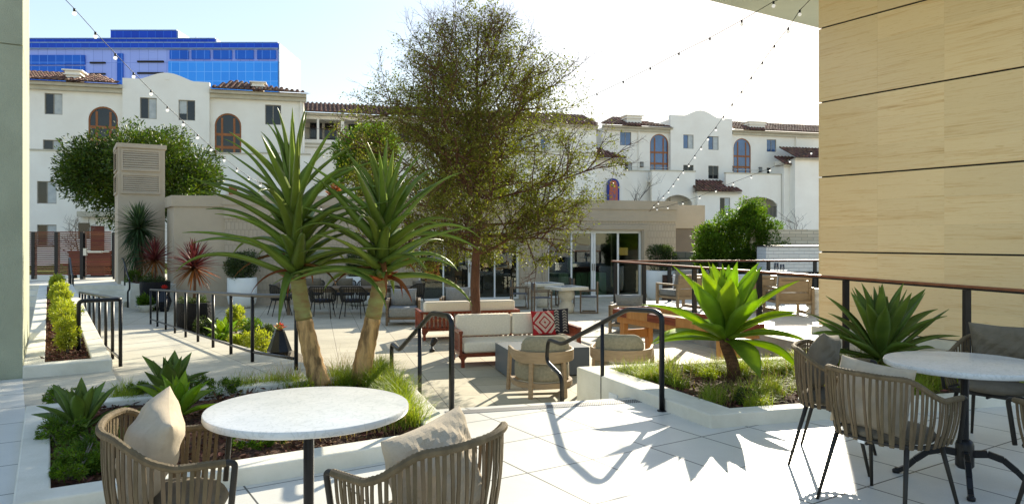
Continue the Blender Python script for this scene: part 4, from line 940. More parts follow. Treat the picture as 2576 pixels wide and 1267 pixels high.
pl2 = [s_at(p, rl) for p in (303, 283, 266, 250, 236, 225, 215, 208, 201)]
ramp_rail(rl, pl2[0], pl2[-1], 'black tube railing with a returned end beside the long shrub planter', pl2, ret=.46)
for nm, pts, lab in (('landing_handrail', [(172, 648, 23.6, 0), (182, 693, 22.9, 0)], 'short black handrail left of the steps to the slat gate'), ):
    e = empty(nm, (*XY(178, 23.3), 0), 0, lab, 'handrail')
    X = lambda px, d, z: Vector((XY(px, d)[0], d, z))
    MB().tube(arc_path([X(174, 24.3, 0), X(174, 24.3, .86), X(176, 23.6, .86), X(181, 22.7, .38), X(183.5, 22.3, .38), X(183.5, 22.3, -.3)], .06), .028, 8).build('rail', M['blk'], e, smooth=True, world=True)
    MB().tube([X(178, 23.3, 0), X(178, 23.3, .68)], .026, 8).build('post', M['blk'], e, smooth=True, world=True)
e = empty('landing_handrail', (*XY(312, 23.4), 0), 0, 'black handrail on the right of the steps beside the white planter wall', 'handrail')
MB().tube(arc_path([X(305, 24.3, 0), X(305, 24.3, .86), X(310, 23.7, .84), X(324, 22.5, .27), X(326, 22.3, .27), X(326, 22.3, -.05), X(321.5, 22.4, -.12), X(321.5, 22.4, PAT)], .06), .026, 8).build('rail', M['blk'], e, smooth=True, world=True)
MB().tube([X(314, 23.3, 0), X(314, 23.3, .66)], .024, 8).build('post', M['blk'], e, smooth=True, world=True)

def wood_rail():
    def rail(p0, p1, posts, label, off=0):
        e = empty('terrace_railing', (p0[0], p0[1], TER), 0, label, 'railing', 'wood capped railings of the terrace')
        MB().bar((p0[0], p0[1], .915), (p1[0], p1[1], .915), .085, .032).build('wood_cap', mat('reddish wood cap', (.30, .12, .06), .4, (.2, .07, .035), scale=6), e, world=True, bevel=.008)
        MB().bar((p0[0], p0[1], .885), (p1[0], p1[1], .885), .04, .022).build('under_rail', M['blk'], e, world=True)
        for x, y in posts: MB().cbox((x, y, (.875 + TER) / 2), (.095, .045, .875 - TER), R(18)).build('post', M['blk'], e, world=True)
    fB = lambda px: .59 * F / (57 + (px - 1545) * .0727)
    pts = [(XY(px, fB(px))) for px in (1548, 1620, 1747, 1910, 2128, 2432)] + [(5.93, 7.66)]
    rail((2.62, 19.0), (5.95, 7.6), pts, 'long wood capped black railing running toward the travertine wall')
    rail((2.64, 19.06), (8.9, 19.75), [XY(px, 19.1 + (px - 1548) * .0012) for px in (1684, 1811, 1933, 2050)], 'wood capped black railing across the back of the terrace')
wood_rail()

# ------------------------------------------------------------------ fireplace side
def fireplace():
    d = 21.5; X = lambda px: (px - CX) / F * d
    r = empty('fireplace', (X(2010), d, TER), 0, 'white tiled outdoor fireplace with a wide black firebox', 'fireplace'); zt = ZZ(620, d); a, b = X(1927), X(2300); fa, fb_, z0, z1 = X(1998), X(2260), -.02, ZZ(683, d)
    m = MB(); m.box(a, fa, d, d + .8, TER, zt).box(fb_, b, d, d + .8, TER, zt).box(fa, fb_, d, d + .8, z1, zt).box(fa, fb_, d, d + .8, TER, z0)
    m.build('surround', M['reltile'], r, world=True); MB().box(a - .03, b + .03, d - .03, d + .83, zt, zt + .035).build('cap', M['blk'], r, world=True)
    MB().box(fa, fb_, d + .4, d + .5, z0, z1).box(fa + .001, fb_ - .001, d + .02, d + .4, z1 - .03, z1 - .002).build('firebox', M['dark'], r, world=True)
    w = empty('ledgestone_wall', (X(2010), 23, TER), 0, 'cream split stone wall rising behind the white fireplace', 'wall')
    X3 = lambda px: (px - CX) / F * 23.2
    mm = MB(); mm.box(X3(1890), X3(2400), 23.2, 23.6, TER, ZZ(577, 23.2)); mm.build('wall', M['ledge'], w, world=True)
    w = empty('planting_wall', (X3(1830), 23.6, TER), 0, 'brownish block wall half hidden behind the bushy hedge', 'wall')
    MB().box(X3(1720), X3(1960), 24.6, 24.9, PAT, 1.05).build('wall', M['ledged'], w, world=True)
    w = empty('planter', (X(1815), 21.9, TER), 0, 'long low white planter wall in front of the bushy hedge', 'planter')
    MB().box(X(1712), X(1926), 21.8, 22.0, PAT, ZZ(690, 21.8)).build('wall', M['white'], w, world=True, bevel=.01)
    MB().box(X(1712), X(1926), 22.01, 24.5, PAT, .3).build('soil', M['mulch'], w, world=True)
fireplace()
# raised white planter by the steps
w = empty('planter', (*XY(380, 22.8), PAT), 0, 'raised white planter block beside the steps holding the tall green yucca', 'planter')
pp = [XY(328, 22.55), XY(443, 22.4), XY(440, 24), XY(300, 25.5), XY(296, 24.6)]
MB().prism(pp, -.9, .10).build('wall', M['concrete'], w, world=True, bevel=.01)
MB().prism(inset(pp, [.18] * 5), .05, .13).build('soil', M['mulch'], w, world=True)

# ================================================================== FURNITURE
# ---- woven rope armchair, facing +Y, seat at .43
def woven_chair(label, pillow='sand', seat='taupe', strap='strap', hi=True):
    r = empty('woven_armchair', (0, 0, 0), 0, label, 'armchair')
    def plan(u, k=1.0):                       # u -1..1 from the left arm end round the back to the right arm end
        L1 = .30; a = abs(u); sg = 1 if u > 0 else -1
        if a < .62:
            an = a / .62 * PI / 2; x = .31 * math.sin(an) ** .82; y = -.03 - .235 * math.cos(an) ** .82
        else:
            f = (a - .62) / .38; x = .31 - .012 * f; y = -.03 + .215 * f
        return sg * x * k, y * k + (.0 if k == 1 else .005)
    def ztop(u):
        a = abs(u); s = min(1, max(0, (a - .28) / .44)); s = s * s * (3 - 2 * s); return .765 - .12 * s
    n = 150 if hi else 50; pts = []; rs = []
    for i in range(n + 1):
        u = -1 + 2 * i / n; x, y = plan(u); pts.append((x, y, ztop(u))); rs.append(.0145 + (.0022 if i % 2 else -.0005) if hi else .015)
    # arm ends bend down to the seat ring
    def post(sg):
        x, y = plan(sg); z = ztop(sg); x2, y2 = plan(sg * .97, .86); return arc_path([(x * 1.0, y - .02, z), (x, y + .035, z), (x2 * 1.06, y2 + .05, .40)], .05, 5)
    MB().tube(pts, rs, 8 if hi else 6).build('arm_rail', M[strap], r, smooth=not hi, auto=hi)
    f = MB()
    for sg in (-1, 1): f.tube(post(sg), .0125, 8)
    ring = [(*plan(-1 + 2 * i / 40, .86), .405) for i in range(41)]; f.tube(ring + [ring[0]], .011, 6)
    f.tube([(-.22, .17, .39), (.22, .17, .39)], .011, 6); f.tube([(0, -.2, .375), (0, .18, .375)], .009, 6); f.tube([(-.2, -.02, .375), (.2, -.02, .375)], .009, 6)
    f.build('frame', M['legm'], r, smooth=True)
    s = MB(); ns = 46 if hi else 34
    for i in range(ns):
        u = -.975 + 1.95 * (i + .5) / ns; ub = u * .985 + (.012 if i % 2 else -.012)
        x0, y0 = plan(u, 1.012); x1, y1 = plan(ub, .885); z0 = ztop(u)
        du = .0098 if hi else .011; segs = 6 if hi else 3
        xa, ya = plan(min(1, u + .01)); xb, yb = plan(max(-1, u - .01)); tx, ty = xa - xb, ya - yb; l = math.hypot(tx, ty); tx /= l; ty /= l; nx, ny = ty, -tx
        hw = .0074 if hi else .0098; vs = []
        for k in range(segs + 1):
            t = k / segs; x = x0 + (x1 - x0) * t; y = y0 + (y1 - y0) * t; z = z0 + (.39 - z0) * t; b_ = math.sin(PI * t) * .012
            for a_, c_ in ((-hw, 0), (hw, 0), (hw, -.005), (-hw, -.005)): vs.append((x + tx * a_ + nx * (b_ + c_), y + ty * a_ + ny * (b_ + c_), z))
        fs = []
        for k in range(segs):
            for q in range(4): w_ = (q + 1) % 4; fs.append((k * 4 + q, k * 4 + w_, k * 4 + 4 + w_, k * 4 + 4 + q))
        s.add(vs, fs)
    s.build('webbing', M[strap], r)
    for sx, sy in ((-1, -1), (1, -1), (1, 1), (-1, 1)):
        MB().tube([(sx * .21, .13 if sy > 0 else -.16, .40), (sx * .265, .22 if sy > 0 else -.265, .0)], [.0145, .0095], 10).build('leg', M['legm'], r, smooth=True)
    c = MB(); prof = [(.0, .40), (.17, .40), (.215, .408), (.228, .43), (.215, .452), (.17, .462), (0, .466)]
    c.lathe(prof, 28, c=(0, -.01, 0), cap=False, sx=1.1, sy=.95); c.build('seat_cushion', M[seat], r, smooth=True)
    if hi: MB().box(-.02, .02, -.242, -.238, .385, .40).build('label_tag', M['wht'], r)
    if pillow:
        p = pillow_mb(.45, .39, .19, 24 if hi else 10, .016 if hi else .004, random.randint(1, 99)).build('pillow', M[pillow], r, smooth=True)
        p.location = (0, -.13, .655); p.rotation_euler = (R(-14), 0, 0)
    return r
def face(dx, dy): return math.atan2(dy, dx) - PI / 2
c1 = woven_chair('woven armchair left of the left round table with a plump upright sand pillow', 'sand')
c1.location = (-1.38, 2.98, 0); c1.rotation_euler = (0, 0, face(.92, .39)); c1['group'] = 'woven armchairs around the round tables'
def put(src, x, y, fx, fy, label, group='woven armchairs around the round tables', z=0): return dup(src, (x, y, z), face(fx, fy), label, group)
c2 = put(c1, -.335, 2.80, -.82, .57, 'woven armchair in front of the left round table with its back to the viewer')
pw = [o for o in c2.children if o.name.startswith('pillow')][0]; pw.location = (-.02, -.075, .615); pw.rotation_euler = (R(-16), R(-4), R(4))
pw.data = pillow_mb(.48, .40, .19, 24, .016, 7).build('pillow', M['sand']).data; bpy.data.objects.remove([o for o in col.objects if o.name.startswith('pillow') and o.parent is None][0])
pw = [o for o in c1.children if o.name.startswith('pillow')][0]; pw.location = (.0, -.09, .65); pw.rotation_euler = (R(-22), R(9), R(3))
c4 = put(c1, 2.12, 4.09, .88, .47, 'woven armchair nearest at the right round table, seen from behind with a low pillow')
pw = [o for o in c4.children if o.name.startswith('pillow')][0]; pw.location = (-.03, -.11, .62); pw.rotation_euler = (R(-12), R(3), R(2))
c3 = put(c1, 2.20, 4.93, .86, -.5, 'woven armchair between the grass planter and right round table, pillow against its back')
for o in c3.children:
    if o.name.startswith('pillow'): o.data = pillow_mb(.44, .40, .16, 22, .012, 5).build('pillow', M['taupe']).data; o.location = (-.02, -.10, .66); o.rotation_euler = (R(-18), R(-8), R(-6))
bpy.data.objects.remove([o for o in col.objects if o.name.startswith('pillow') and o.parent is None][0])
c5 = put(c3, 3.50, 5.25, -.80, -.6, 'shaded woven armchair behind the right round table with a dark wide pillow')
for o in c5.children:
    if o.name.startswith('pillow'): o.location = (0, -.13, .68); o.rotation_euler = (R(-14), 0, 0)
c6 = put(c4, 3.00, 3.76, -.25, .97, 'woven armchair cut off by the right edge of the photo beside the right table')
for o in list(c6.children):
    if o.name.startswith('pillow'): bpy.data.objects.remove(o)

# ---- round marble tables
def round_table(x, y, label, legs):
    r = empty('round_table', (x, y, 0), 0, label, 'table')
    MB().lathe([(0, .705), (.438, .705), (.447, .709), (.45, .715), (.45, .732), (.447, .738), (.438, .74), (0, .74)], 96, cap=False).build('tabletop', M['marble'], r, auto=True)
    MB().lathe([(.0235, .10 if legs else .012), (.0235, .69), (.10, .70), (.10, .705)], 24).build('column', M['blk'], r, auto=True)
    if legs:
        MB().lathe([(.04, .085), (.052, .10), (.052, .23), (.045, .25), (.03, .262)], 24).build('hub', M['blk'], r, auto=True)
        for k in range(4):
            an = k * PI / 2 + R(63); ca, sa = math.cos(an), math.sin(an); pr = [(.04, .175), (.12, .185), (.2, .16), (.27, .10), (.32, .045), (.36, .02), (.385, .022)]; m = MB()
            for i in range(len(pr) - 1):
                p, q = pr[i], pr[i + 1]; m.bar((p[0] * ca, p[0] * sa, p[1]), (q[0] * ca, q[0] * sa, q[1]), .032, .042 - i * .003)
            m.lathe([(.022, 0), (.024, .02), (.012, .03)], 12, c=(.375 * ca, .375 * sa, 0)); m.build('leg', M['blk'], r, bevel=.004)
    else: MB().lathe([(.22, 0), (.22, .008), (.04, .016), (.0235, .03)], 40).build('base_plate', M['blk'], r, auto=True)
    return r
round_table(-.925, 3.31, 'round white marble table on a slim black column in front of the tree aloes', False)
round_table(2.80, 4.50, 'round white marble table with curved cast iron feet at the right edge', True)

# ---- slatted hardwood sofas
def sofa(label, full=True):
    L, D, H = 2.12, .92, .60; r = empty('slatted_sofa', (0, 0, 0), 0, label, 'sofa')
    # local: x 0..L, y 0 (front) .. D (back)
    def slats(m, x0, x1, y0, y1, n, ax):
        for i in range(n):
            t = (i + .5) / n
            if ax == 'y': y = y0 + (y1 - y0) * t; m.box(x0, x1, y - .022, y + .022, .24, H - .045)
            else: x = x0 + (x1 - x0) * t; m.box(x - .026, x + .026, y0, y1, .24, H - .045)
    for s, x in ((-1, 0), (1, L - .05)):
        m = MB(); m.box(x - .01, x + .06, 0, D, H - .045, H); m.box(x, x + .05, 0, .06, .2, H - .045).box(x, x + .05, D - .06, D, .2, H - .045).box(x, x + .05, .06, D - .06, .2, .26); slats(m, x + .012, x + .038, .09, D - .09, 7, 'y'); m.build('arm', M['redwood'], r, bevel=.004)
    m = MB(); m.box(.06, L - .06, D - .055, D + .005, H - .045, H).box(.05, L - .05, D - .05, D, .2, .26); slats(m, .09, L - .09, D - .04, D - .012, 22, 'x'); m.build('backrest', M['redwood'], r, bevel=.004)
    MB().box(.05, L - .05, .002, .05, .17, .235).box(.05, L - .05, .05, D - .05, .19, .22).build('seat_frame', M['redwood'], r, bevel=.004)
    for x in (.035, L - .1):
        for y in (.01, D - .07):
            m = MB(); m.box(x, x + .055, y, y + .055, 0, .2); m.slab([(x - .06, .2), (x, .12), (x + .055, .12), (x + .115, .2)], y + .01, y + .045); m.build('leg', M['redwood'], r)
    MB().box(.07, L - .07, -.01, D - .26, .235, .42).build('seat_cushion', M['cream'], r, smooth=True, bevel=.045, seg=4)
    for k in range(2):
        x = .075 + k * (L - .15) / 2; o = MB().box(x + .006, x + (L - .15) / 2 - .006, D - .29, D - .07, .425, .80).build('back_cushion', M['cream'], r, smooth=True, bevel=.05, seg=4); 
    return r
s1 = sofa('cream slatted hardwood sofa holding the red and black pillows'); s1.location = (-.86, 11.92, PAT); s1.rotation_euler = (0, 0, A15)
s1['group'] = 'slatted hardwood sofas'
s2 = dup(s1, tuple(Vector((-1.86, 15.05, PAT)) + EU * 2.10 + EV * .92), A15 + PI, 'cream slatted hardwood sofa seen from its back behind the courtyard tree trunk', 'slatted hardwood sofas')

def pattern_pillow(label, base, lines, loc, rz, tilt, w=.46, roll=0):
    r = empty('throw_pillow', loc, rz, label, 'pillow'); b = pillow_mb(w, w, .15, 16, .003, 3).build('cover', base, r, smooth=True)
    b.rotation_euler = (tilt, roll, 0); b.location = (0, 0, w / 2)
    m = MB(); t = .15
    def surf(u, v): 
        a, c = abs(u), abs(v); puff = (max(0, 1 - a ** 2.6) * max(0, 1 - c ** 2.6)) ** .5; return Vector((u * w / 2, -puff * t / 2 - .004, v * w / 2))
    for (u0, v0, u1, v1) in lines:
        n = 5
        for i in range(n):
            p = surf(u0 + (u1 - u0) * i / n, v0 + (v1 - v0) * i / n); q = surf(u0 + (u1 - u0) * (i + 1) / n, v0 + (v1 - v0) * (i + 1) / n); m.bar(p, q, .009, .004, up=(0, 1, 0))
    o = m.build('stitched_pattern', M['cream'], r); o.rotation_euler = b.rotation_euler; o.location = b.location
    return r
red = mat('red cushion fabric', (.46, .025, .03), .9, (.36, .02, .022), scale=20, bump=.2, bscale=200); blackf = mat('black cushion fabric', (.022, .022, .03), .9, scale=20, bump=.2, bscale=200)
dl = []
for k in (.16, .26, .36, .60, .70, .80):
    dl += [(-k, 0, 0, k), (0, k, k, 0), (k, 0, 0, -k), (0, -k, -k, 0)]
for s_ in (-1, 1):
    for k in (0, .10, .2):
        dl += [(s_ * .92, .15 + k, s_ * (.3 + k), .85), (s_ * .92, -.15 - k, s_ * (.3 + k), -.85)]
cl = []
for x0 in (-.62, 0, .62):
    for i in range(8): z = -.8 + i * .21; cl += [(x0 - .17, z, x0, z + .13), (x0, z + .13, x0 + .17, z)]
sx = Vector((-.86, 11.92, PAT))
q = sx + EU * 1.60 + EV * .50; pattern_pillow('red throw pillow with white diamond pattern on the cream sofa', red, dl, (q.x, q.y, PAT + .415), A15 + R(4), R(-16), .44)
q = sx + EU * 1.86 + EV * .57; pattern_pillow('black throw pillow with white chevrons on the cream sofa', blackf, cl, (q.x, q.y, PAT + .415), A15 - R(8), R(-16), .47)

# ---- fire table
ft = empty('fire_table', (-.05, 10.96, PAT), R(15), 'charcoal grey box shaped fire table between the sofa and barrel chairs', 'table')
MB().box(0, 1.3, 0, .86, .02, .44).build('body', M['fire'], ft, bevel=.006); MB().box(.03, 1.27, .03, .83, 0, .02).build('plinth', M['dark'], ft)
MB().box(.35, .95, .3, .56, .4405, .446).build('burner_cover', M['blk'], ft)

# ---- barrel armchairs in pale teak
def barrel(label):
    r = empty('barrel_armchair', (0, 0, 0), 0, label, 'armchair')      # faces +Y
    def pl_(an, rad, yy=.42): # an measured from the back (0) to the arm (+-100 deg)
        a = abs(an); 
        if a <= PI / 2: return (rad * math.sin(an), -rad * math.cos(an))
        return (math.copysign(rad, an), rad * (a - PI / 2) * 1.1)
    n = 40; band = MB(); vs = []
    for i in range(n + 1):
        an = -R(130) + R(260) * i / n; f = min(1, max(0, (abs(an) - R(60)) / R(70))); zt = .62 - .0 * f; zb = .47 + .075 * f
        xo, yo = pl_(an, .43); xi, yi = pl_(an, .395)
        vs += [(xo, yo, zb), (xo, yo, zt), (xi, yi, zt), (xi, yi, zb)]
    fs = [(i * 4 + k, i * 4 + (k + 1) % 4, i * 4 + 4 + (k + 1) % 4, i * 4 + 4 + k) for i in range(n) for k in range(4)] + [(0, 3, 2, 1), (n * 4, n * 4 + 1, n * 4 + 2, n * 4 + 3)]
    band.add(vs, fs); band.build('backrest', M['teak'], r, auto=True, bevel=.006)
    ring = MB(); vs = []
    for i in range(n + 1):
        an = -R(125) + R(250) * i / n; xo, yo = pl_(an, .41); xi, yi = pl_(an, .36); vs += [(xo, yo, .13), (xo, yo, .20), (xi, yi, .20), (xi, yi, .13)]
    ring.add(vs, fs); ring.box(-.38, .38, .26, .31, .14, .19); ring.build('seat_frame', M['teak'], r, auto=True)
    for an in (-R(33), R(33), -R(128), R(128)):
        x, y = pl_(an, .405); z1 = .55 if abs(an) > 1 else .48; x2, y2 = pl_(an, .43)
        MB().bar((x2, y2, 0), (x, y, z1), .055, .045, up=(x, y, 0)).build('leg', M['teak'], r, bevel=.005)
    sc = MB(); prof = []
    outl = [pl_(-R(118) + R(236) * i / 30, .365) for i in range(31)]
    sc.prism([(x, y) for x, y in outl], .205, .45); sc.build('seat_cushion', M['greige'], r, smooth=True, bevel=.05, seg=3)
    b = MB(); N = 14; vv = []
    for i in range(N + 1):
        an = -R(62) + R(124) * i / N
        for j, (rd, z) in enumerate(((.385, .45), (.40, .62), (.40, .74), (.35, .80), (.27, .79), (.23, .70), (.23, .46))):
            e_ = 1 - (abs(i - N / 2) / (N / 2)) ** 8 * .35; x, y = pl_(an, .02 + (rd - .02) * 1.0); zz = z if z < .5 else .5 + (z - .5) * e_; vv.append((x, y, zz))
    ff = [(i * 7 + k, i * 7 + (k + 1) % 7, i * 7 + 7 + (k + 1) % 7, i * 7 + 7 + k) for i in range(N) for k in range(7)] + [tuple(range(6, -1, -1)), tuple(N * 7 + k for k in range(7))]
    b.add(vv, ff); o = b.build('back_cushion', M['greige'], r, smooth=True); o.location = (0, .02, .03)
    sb = o.modifiers.new('Subdivision', 'SUBSURF'); sb.levels = 1; sb.render_levels = 1
    MB().tube([(.022 * math.cos(k * PI / 6) + .05, -.435, .40 + .022 * math.sin(k * PI / 6)) for k in range(13)], .003, 5).build('pull_ring', M['wht'], r, smooth=True)
    return r
b1 = barrel('pale teak barrel armchair right behind the bent end of the right handrail'); b1.location = (.42, 10.02, PAT); b1.rotation_euler = (0, 0, R(9)); b1['group'] = 'barrel armchairs'
b2 = dup(b1, (1.52, 10.15, PAT), R(-14), 'pale teak barrel armchair half hidden behind the agave planter wall', 'barrel armchairs')

# ---- lounge armchairs with weathered oak frames, facing -Y
def lounge(label, frame='greyoak', fab='bluegrey', slatback=False):
    r = empty('lounge_armchair', (0, 0, 0), 0, label, 'armchair'); W, D = .84, .84
    for s in (-1, 1):
        x = s * (W / 2 - .03); m = MB()
        m.box(x - .03, x + .03, -D / 2, D / 2, .56, .60) if slatback else m.box(x - .03, x + .03, -D / 2, D / 2, .38, .62)
        if slatback: m.box(x - .03, x + .03, -D / 2, -D / 2 + .06, 0, .56).box(x - .03, x + .03, D / 2 - .06, D / 2, 0, .56).box(x - .028, x + .028, -D / 2 + .06, D / 2 - .06, 0, .06)
        m.build('arm', M[frame], r, bevel=.006)
    if slatback:
        Mt = Matrix.Translation((0, D / 2 - .10, .3)) @ Matrix.Rotation(R(-9), 4, 'X')
        m = MB(); m.box(-W / 2 + .06, -W / 2 + .12, -.02, .035, -.08, .53, Mt).box(W / 2 - .12, W / 2 - .06, -.02, .035, -.08, .53, Mt).box(-W / 2 + .12, W / 2 - .12, -.018, .033, .47, .53, Mt)
        for z0, z1 in ((-.06, .185), (.2, .455)): m.box(-W / 2 + .12, W / 2 - .12, -.01, .022, z0, z1, Mt)
        m.build('backrest', M[frame], r, bevel=.004)
        MB().box(-W / 2 + .06, W / 2 - .06, -D / 2 + .05, D / 2 - .02, .24, .30).build('seat_frame', M[frame], r, bevel=.005)
    else:
        m = MB(); m.box(-W / 2 + .01, W / 2 - .01, -D / 2 + .04, D / 2 - .02, .14, .20); m.box(-W / 2, W / 2, D / 2 - .06, D / 2, .38, .62); m.build('seat_frame', M[frame], r, bevel=.005)
        for sx in (-1, 1):
            for y in (-D / 2, D / 2 - .06): MB().box(sx * (W / 2 - .03) - .03, sx * (W / 2 - .03) + .03, y, y + .06, 0, .38).build('leg', M[frame], r)
    zs = (.30, .45) if slatback else (.20, .44)
    MB().box(-W / 2 + .07, W / 2 - .07, -D / 2 - .0, D / 2 - .16, *zs).build('seat_cushion', M[fab], r, smooth=True, bevel=.05, seg=4)
    p = pillow_mb(W - .18, .48, .26, 12, .004, 8).build('back_cushion', M[fab], r, smooth=True); p.location = (0, D / 2 - .22, zs[1] + .19 + (.06 if slatback else 0)); p.rotation_euler = (R(-13), 0, 0)
    return r
def lf(fx, fy): return math.atan2(fy, fx) + PI / 2
l1 = lounge('weathered oak lounge armchair with blue grey cushions left of the slatted sofa back'); l1.location = (*XY(1015, 18.15), PAT); l1.rotation_euler = (0, 0, lf(.12, -.99)); l1['group'] = 'grey cushioned lounge armchairs'
l2 = dup(l1, (*XY(1150, 18.7), PAT), lf(.0, -1), 'weathered oak lounge armchair mostly hidden behind the slatted sofa back', 'grey cushioned lounge armchairs')
l3 = lounge('teak lounge armchair with slatted back at left on the terrace beside the white pot', 'teak', 'bluegrey', True); l3.location = (*XY(1712, 17.4), TER); l3.rotation_euler = (0, 0, lf(-.42, .90)); l3['group'] = 'teak lounge armchairs on the terrace'
l4 = dup(l3, (*XY(1893, 16.9), TER), lf(-.25, .97), 'teak lounge armchair in the middle on the terrace behind the agave tips', 'teak lounge armchairs on the terrace')
l5 = dup(l3, (*XY(1982, 16.2), TER), lf(-.02, 1), 'teak lounge armchair nearest the travertine wall with its slatted back to us', 'teak lounge armchairs on the terrace')
l6 = dup(l1, (*XY(1590, 16.6), PAT), lf(.45, .89), 'grey cushioned armchair showing only its back above the shuffleboard table', 'grey cushioned lounge armchairs')
for o in l6.children:
    if o.data.materials[0] == M['greyoak']: o.data = o.data.copy(); o.data.materials[0] = M['teak']

# terrace sofa with pillows, side stool, lantern glasses
ts = empty('outdoor_sofa', (*XY(1800, 20.6), TER), 0, 'low white outdoor sofa behind the terrace armchairs', 'sofa')
MB().box(-1.1, 1.1, -.4, .4, .12, .42).build('seat', M['cream'], ts, bevel=.04); MB().box(-1.1, 1.1, .4, .55, .12, .62).build('backrest', M['white'], ts, bevel=.03); MB().box(-1.05, 1.05, -.35, .5, 0, .12).build('plinth', M['dark'], ts)
def simple_pattern(lines): return lines
pattern_pillow('black and white chevron pillow on the white terrace sofa', blackf, cl, (*XY(1777, 20.4), TER + .42), R(20), R(-14), .44)
wp = pattern_pillow('white pillow with dark chevrons on the white terrace sofa', M['white'], cl, (*XY(1817, 20.4), TER + .42), R(-4), R(-14), .44)
for o in wp.children:
    if o.name.startswith('stitched'): o.data.materials[0] = blackf
stl = empty('drum_stool', (*XY(2053, 16.0), TER), 0, 'pale turned stool beside the terrace armchair nearest the travertine wall', 'stool')
MB().lathe([(.2, 0), (.22, .04), (.2, .08), (.14, .12), (.2, .17), (.22, .2), (.14, .26), (.2, .32), (.22, .36), (.14, .42), (.22, .48), (.24, .52), (.24, .56), (.0, .565)], 28, cap=False).build('body', M['white'], stl, smooth=True)
gl = empty('candle_glass', (*XY(1953, 19.9), TER + .8), 0, 'pair of clear glass candle holders beyond the terrace armchairs', 'candle holder')
MB().lathe([(.05, 0), (.06, .01), (.06, .2), (.055, .2), (.055, .015), (0, .015)], 16, cap=False).lathe([(.05, 0), (.06, .01), (.06, .16), (.055, .16), (.055, .015), (0, .015)], 16, c=(.16, 0, 0), cap=False).build('glass', glass_mat('candle glass', (.95, .96, .96), .08), gl, smooth=True)
pdt = empty('side_table', (*XY(1955, 19.9), TER), 0, 'small white pedestal table under the candle glasses', 'table'); MB().lathe([(.2, 0), (.2, .02), (.04, .04), (.04, .76), (.26, .77), (.26, .80), (0, .80)], 28, cap=False).build('pedestal', M['white'], pdt, auto=True)

# ---- shuffleboard table
def shuffle():
    ang = math.atan2(-2.4, 1.2); r = empty('shuffleboard_table', (2.17, 13.65, PAT), ang, 'honey wood shuffleboard table with red brown rounded rim behind the agave', 'game table')
    L, Wd, H = 3.1, .84, .85; f = MB()
    out = [(.0, -Wd / 2 + .12), (.12, -Wd / 2), (L - .12, -Wd / 2), (L, -Wd / 2 + .12), (L, Wd / 2 - .12), (L - .12, Wd / 2), (.12, Wd / 2), (0, Wd / 2 - .12)]; inn = inset(out, [.09] * 8); n = 8
    def ring(ids):
        m = MB()
        for i in ids:
            j = (i + 1) % n
            vs = [(*out[i], H - .15), (*out[j], H - .15), (*out[j], H - .02), (*out[i], H - .02), (*inn[i], H), (*inn[j], H), (*inn[j], H - .10), (*inn[i], H - .10)]
            m.add(vs, [(0, 1, 2, 3), (3, 2, 5, 4), (4, 5, 6, 7), (0, 7, 6, 1)])
        return m
    ring(range(8)).build('rim', M['redwood'], r, bevel=.012, auto=True)
    MB().prism(inn, H - .12, H - .075).build('playfield', mat('maple playfield', (.62, .45, .26), .3, (.55, .38, .2), scale=4), r)
    for x0, x1 in ((.55, 1.15), (1.9, 2.6)):
        for y, s in ((-Wd / 2 - .004, 1), (Wd / 2 + .004, -1)): MB().box(x0, x1, min(y, y + s * .1), max(y, y + s * .1), H - .148, H + .004).build('rim_inlay', M['maple'], r, bevel=.01)
    MB().box(.14, L - .14, -Wd / 2 + .08, Wd / 2 - .08, H - .26, H - .13).build('cabinet', M['maple'], r, bevel=.004)
    for x in (.22, L - .36):
        for y in (-Wd / 2 + .09, Wd / 2 - .19): MB().box(x, x + .12, y, y + .10, 0, H - .26).build('leg', M['maple'], r, bevel=.004)
        MB().box(x + .03, x + .09, -Wd / 2 + .19, Wd / 2 - .19, .30, .46).build('crossbar', M['maple'], r)
shuffle()

# ---- dining set
def long_table():
    d0, d1 = 20.15, 21.25; r = empty('dining_table', (-4.65, 20.7, PAT), R(3), 'long weathered wood dining table between the woven chairs by the pavilion wall', 'table')
    L = 3.5; m = MB()
    for i in range(7): m.box(-L / 2, L / 2, -.5 + i / 7 + .003, -.5 + (i + 1) / 7 - .003, .715, .75)
    m.box(-L / 2, -L / 2 + .09, -.5, .5, .714, .752); m.box(L / 2 - .09, L / 2, -.5, .5, .714, .752); m.build('tabletop', M['greyoak'], r)
    MB().box(-L / 2 + .1, L / 2 - .1, -.42, -.38, .62, .713).box(-L / 2 + .1, L / 2 - .1, .38, .42, .62, .713).build('apron', M['greyoak'], r)
    for x in (-L / 2 + .12, L / 2 - .2):
        for y in (-.42, .34): MB().box(x, x + .08, y, y + .08, 0, .713).build('leg', M['greyoak'], r)
long_table()
dc = woven_chair('dark woven dining armchair with its back to us, second from the left aloe trunk', None, 'navy', 'strapd', False)
gd = 'dark woven armchairs around the long dining table'; dc['group'] = gd; dc.location = (*XY(888, 19.55), PAT); dc.rotation_euler = (0, 0, face(.04, 1)); dc.scale = (1.1,) * 3
put(dc, *XY(811, 19.55), -.03, 1, 'dark woven dining armchair with its back to us, nearest the left aloe trunk', gd, PAT)
put(dc, *XY(978, 19.9), -.05, 1, 'dark woven dining armchair partly hidden by the weathered oak armchair', gd, PAT)
dp = woven_chair('dark woven dining armchair at the left end of the long table facing right', 'taupe', 'navy', 'strapd', False); dp['group'] = gd; dp.scale = (1.1,) * 3
dp.location = (*XY(706, 20.2), PAT); dp.rotation_euler = (0, 0, face(.85, .5))
put(dp, *XY(1041, 20.9), -.9, .3, 'dark woven dining armchair at the right end of the long table', gd, PAT)
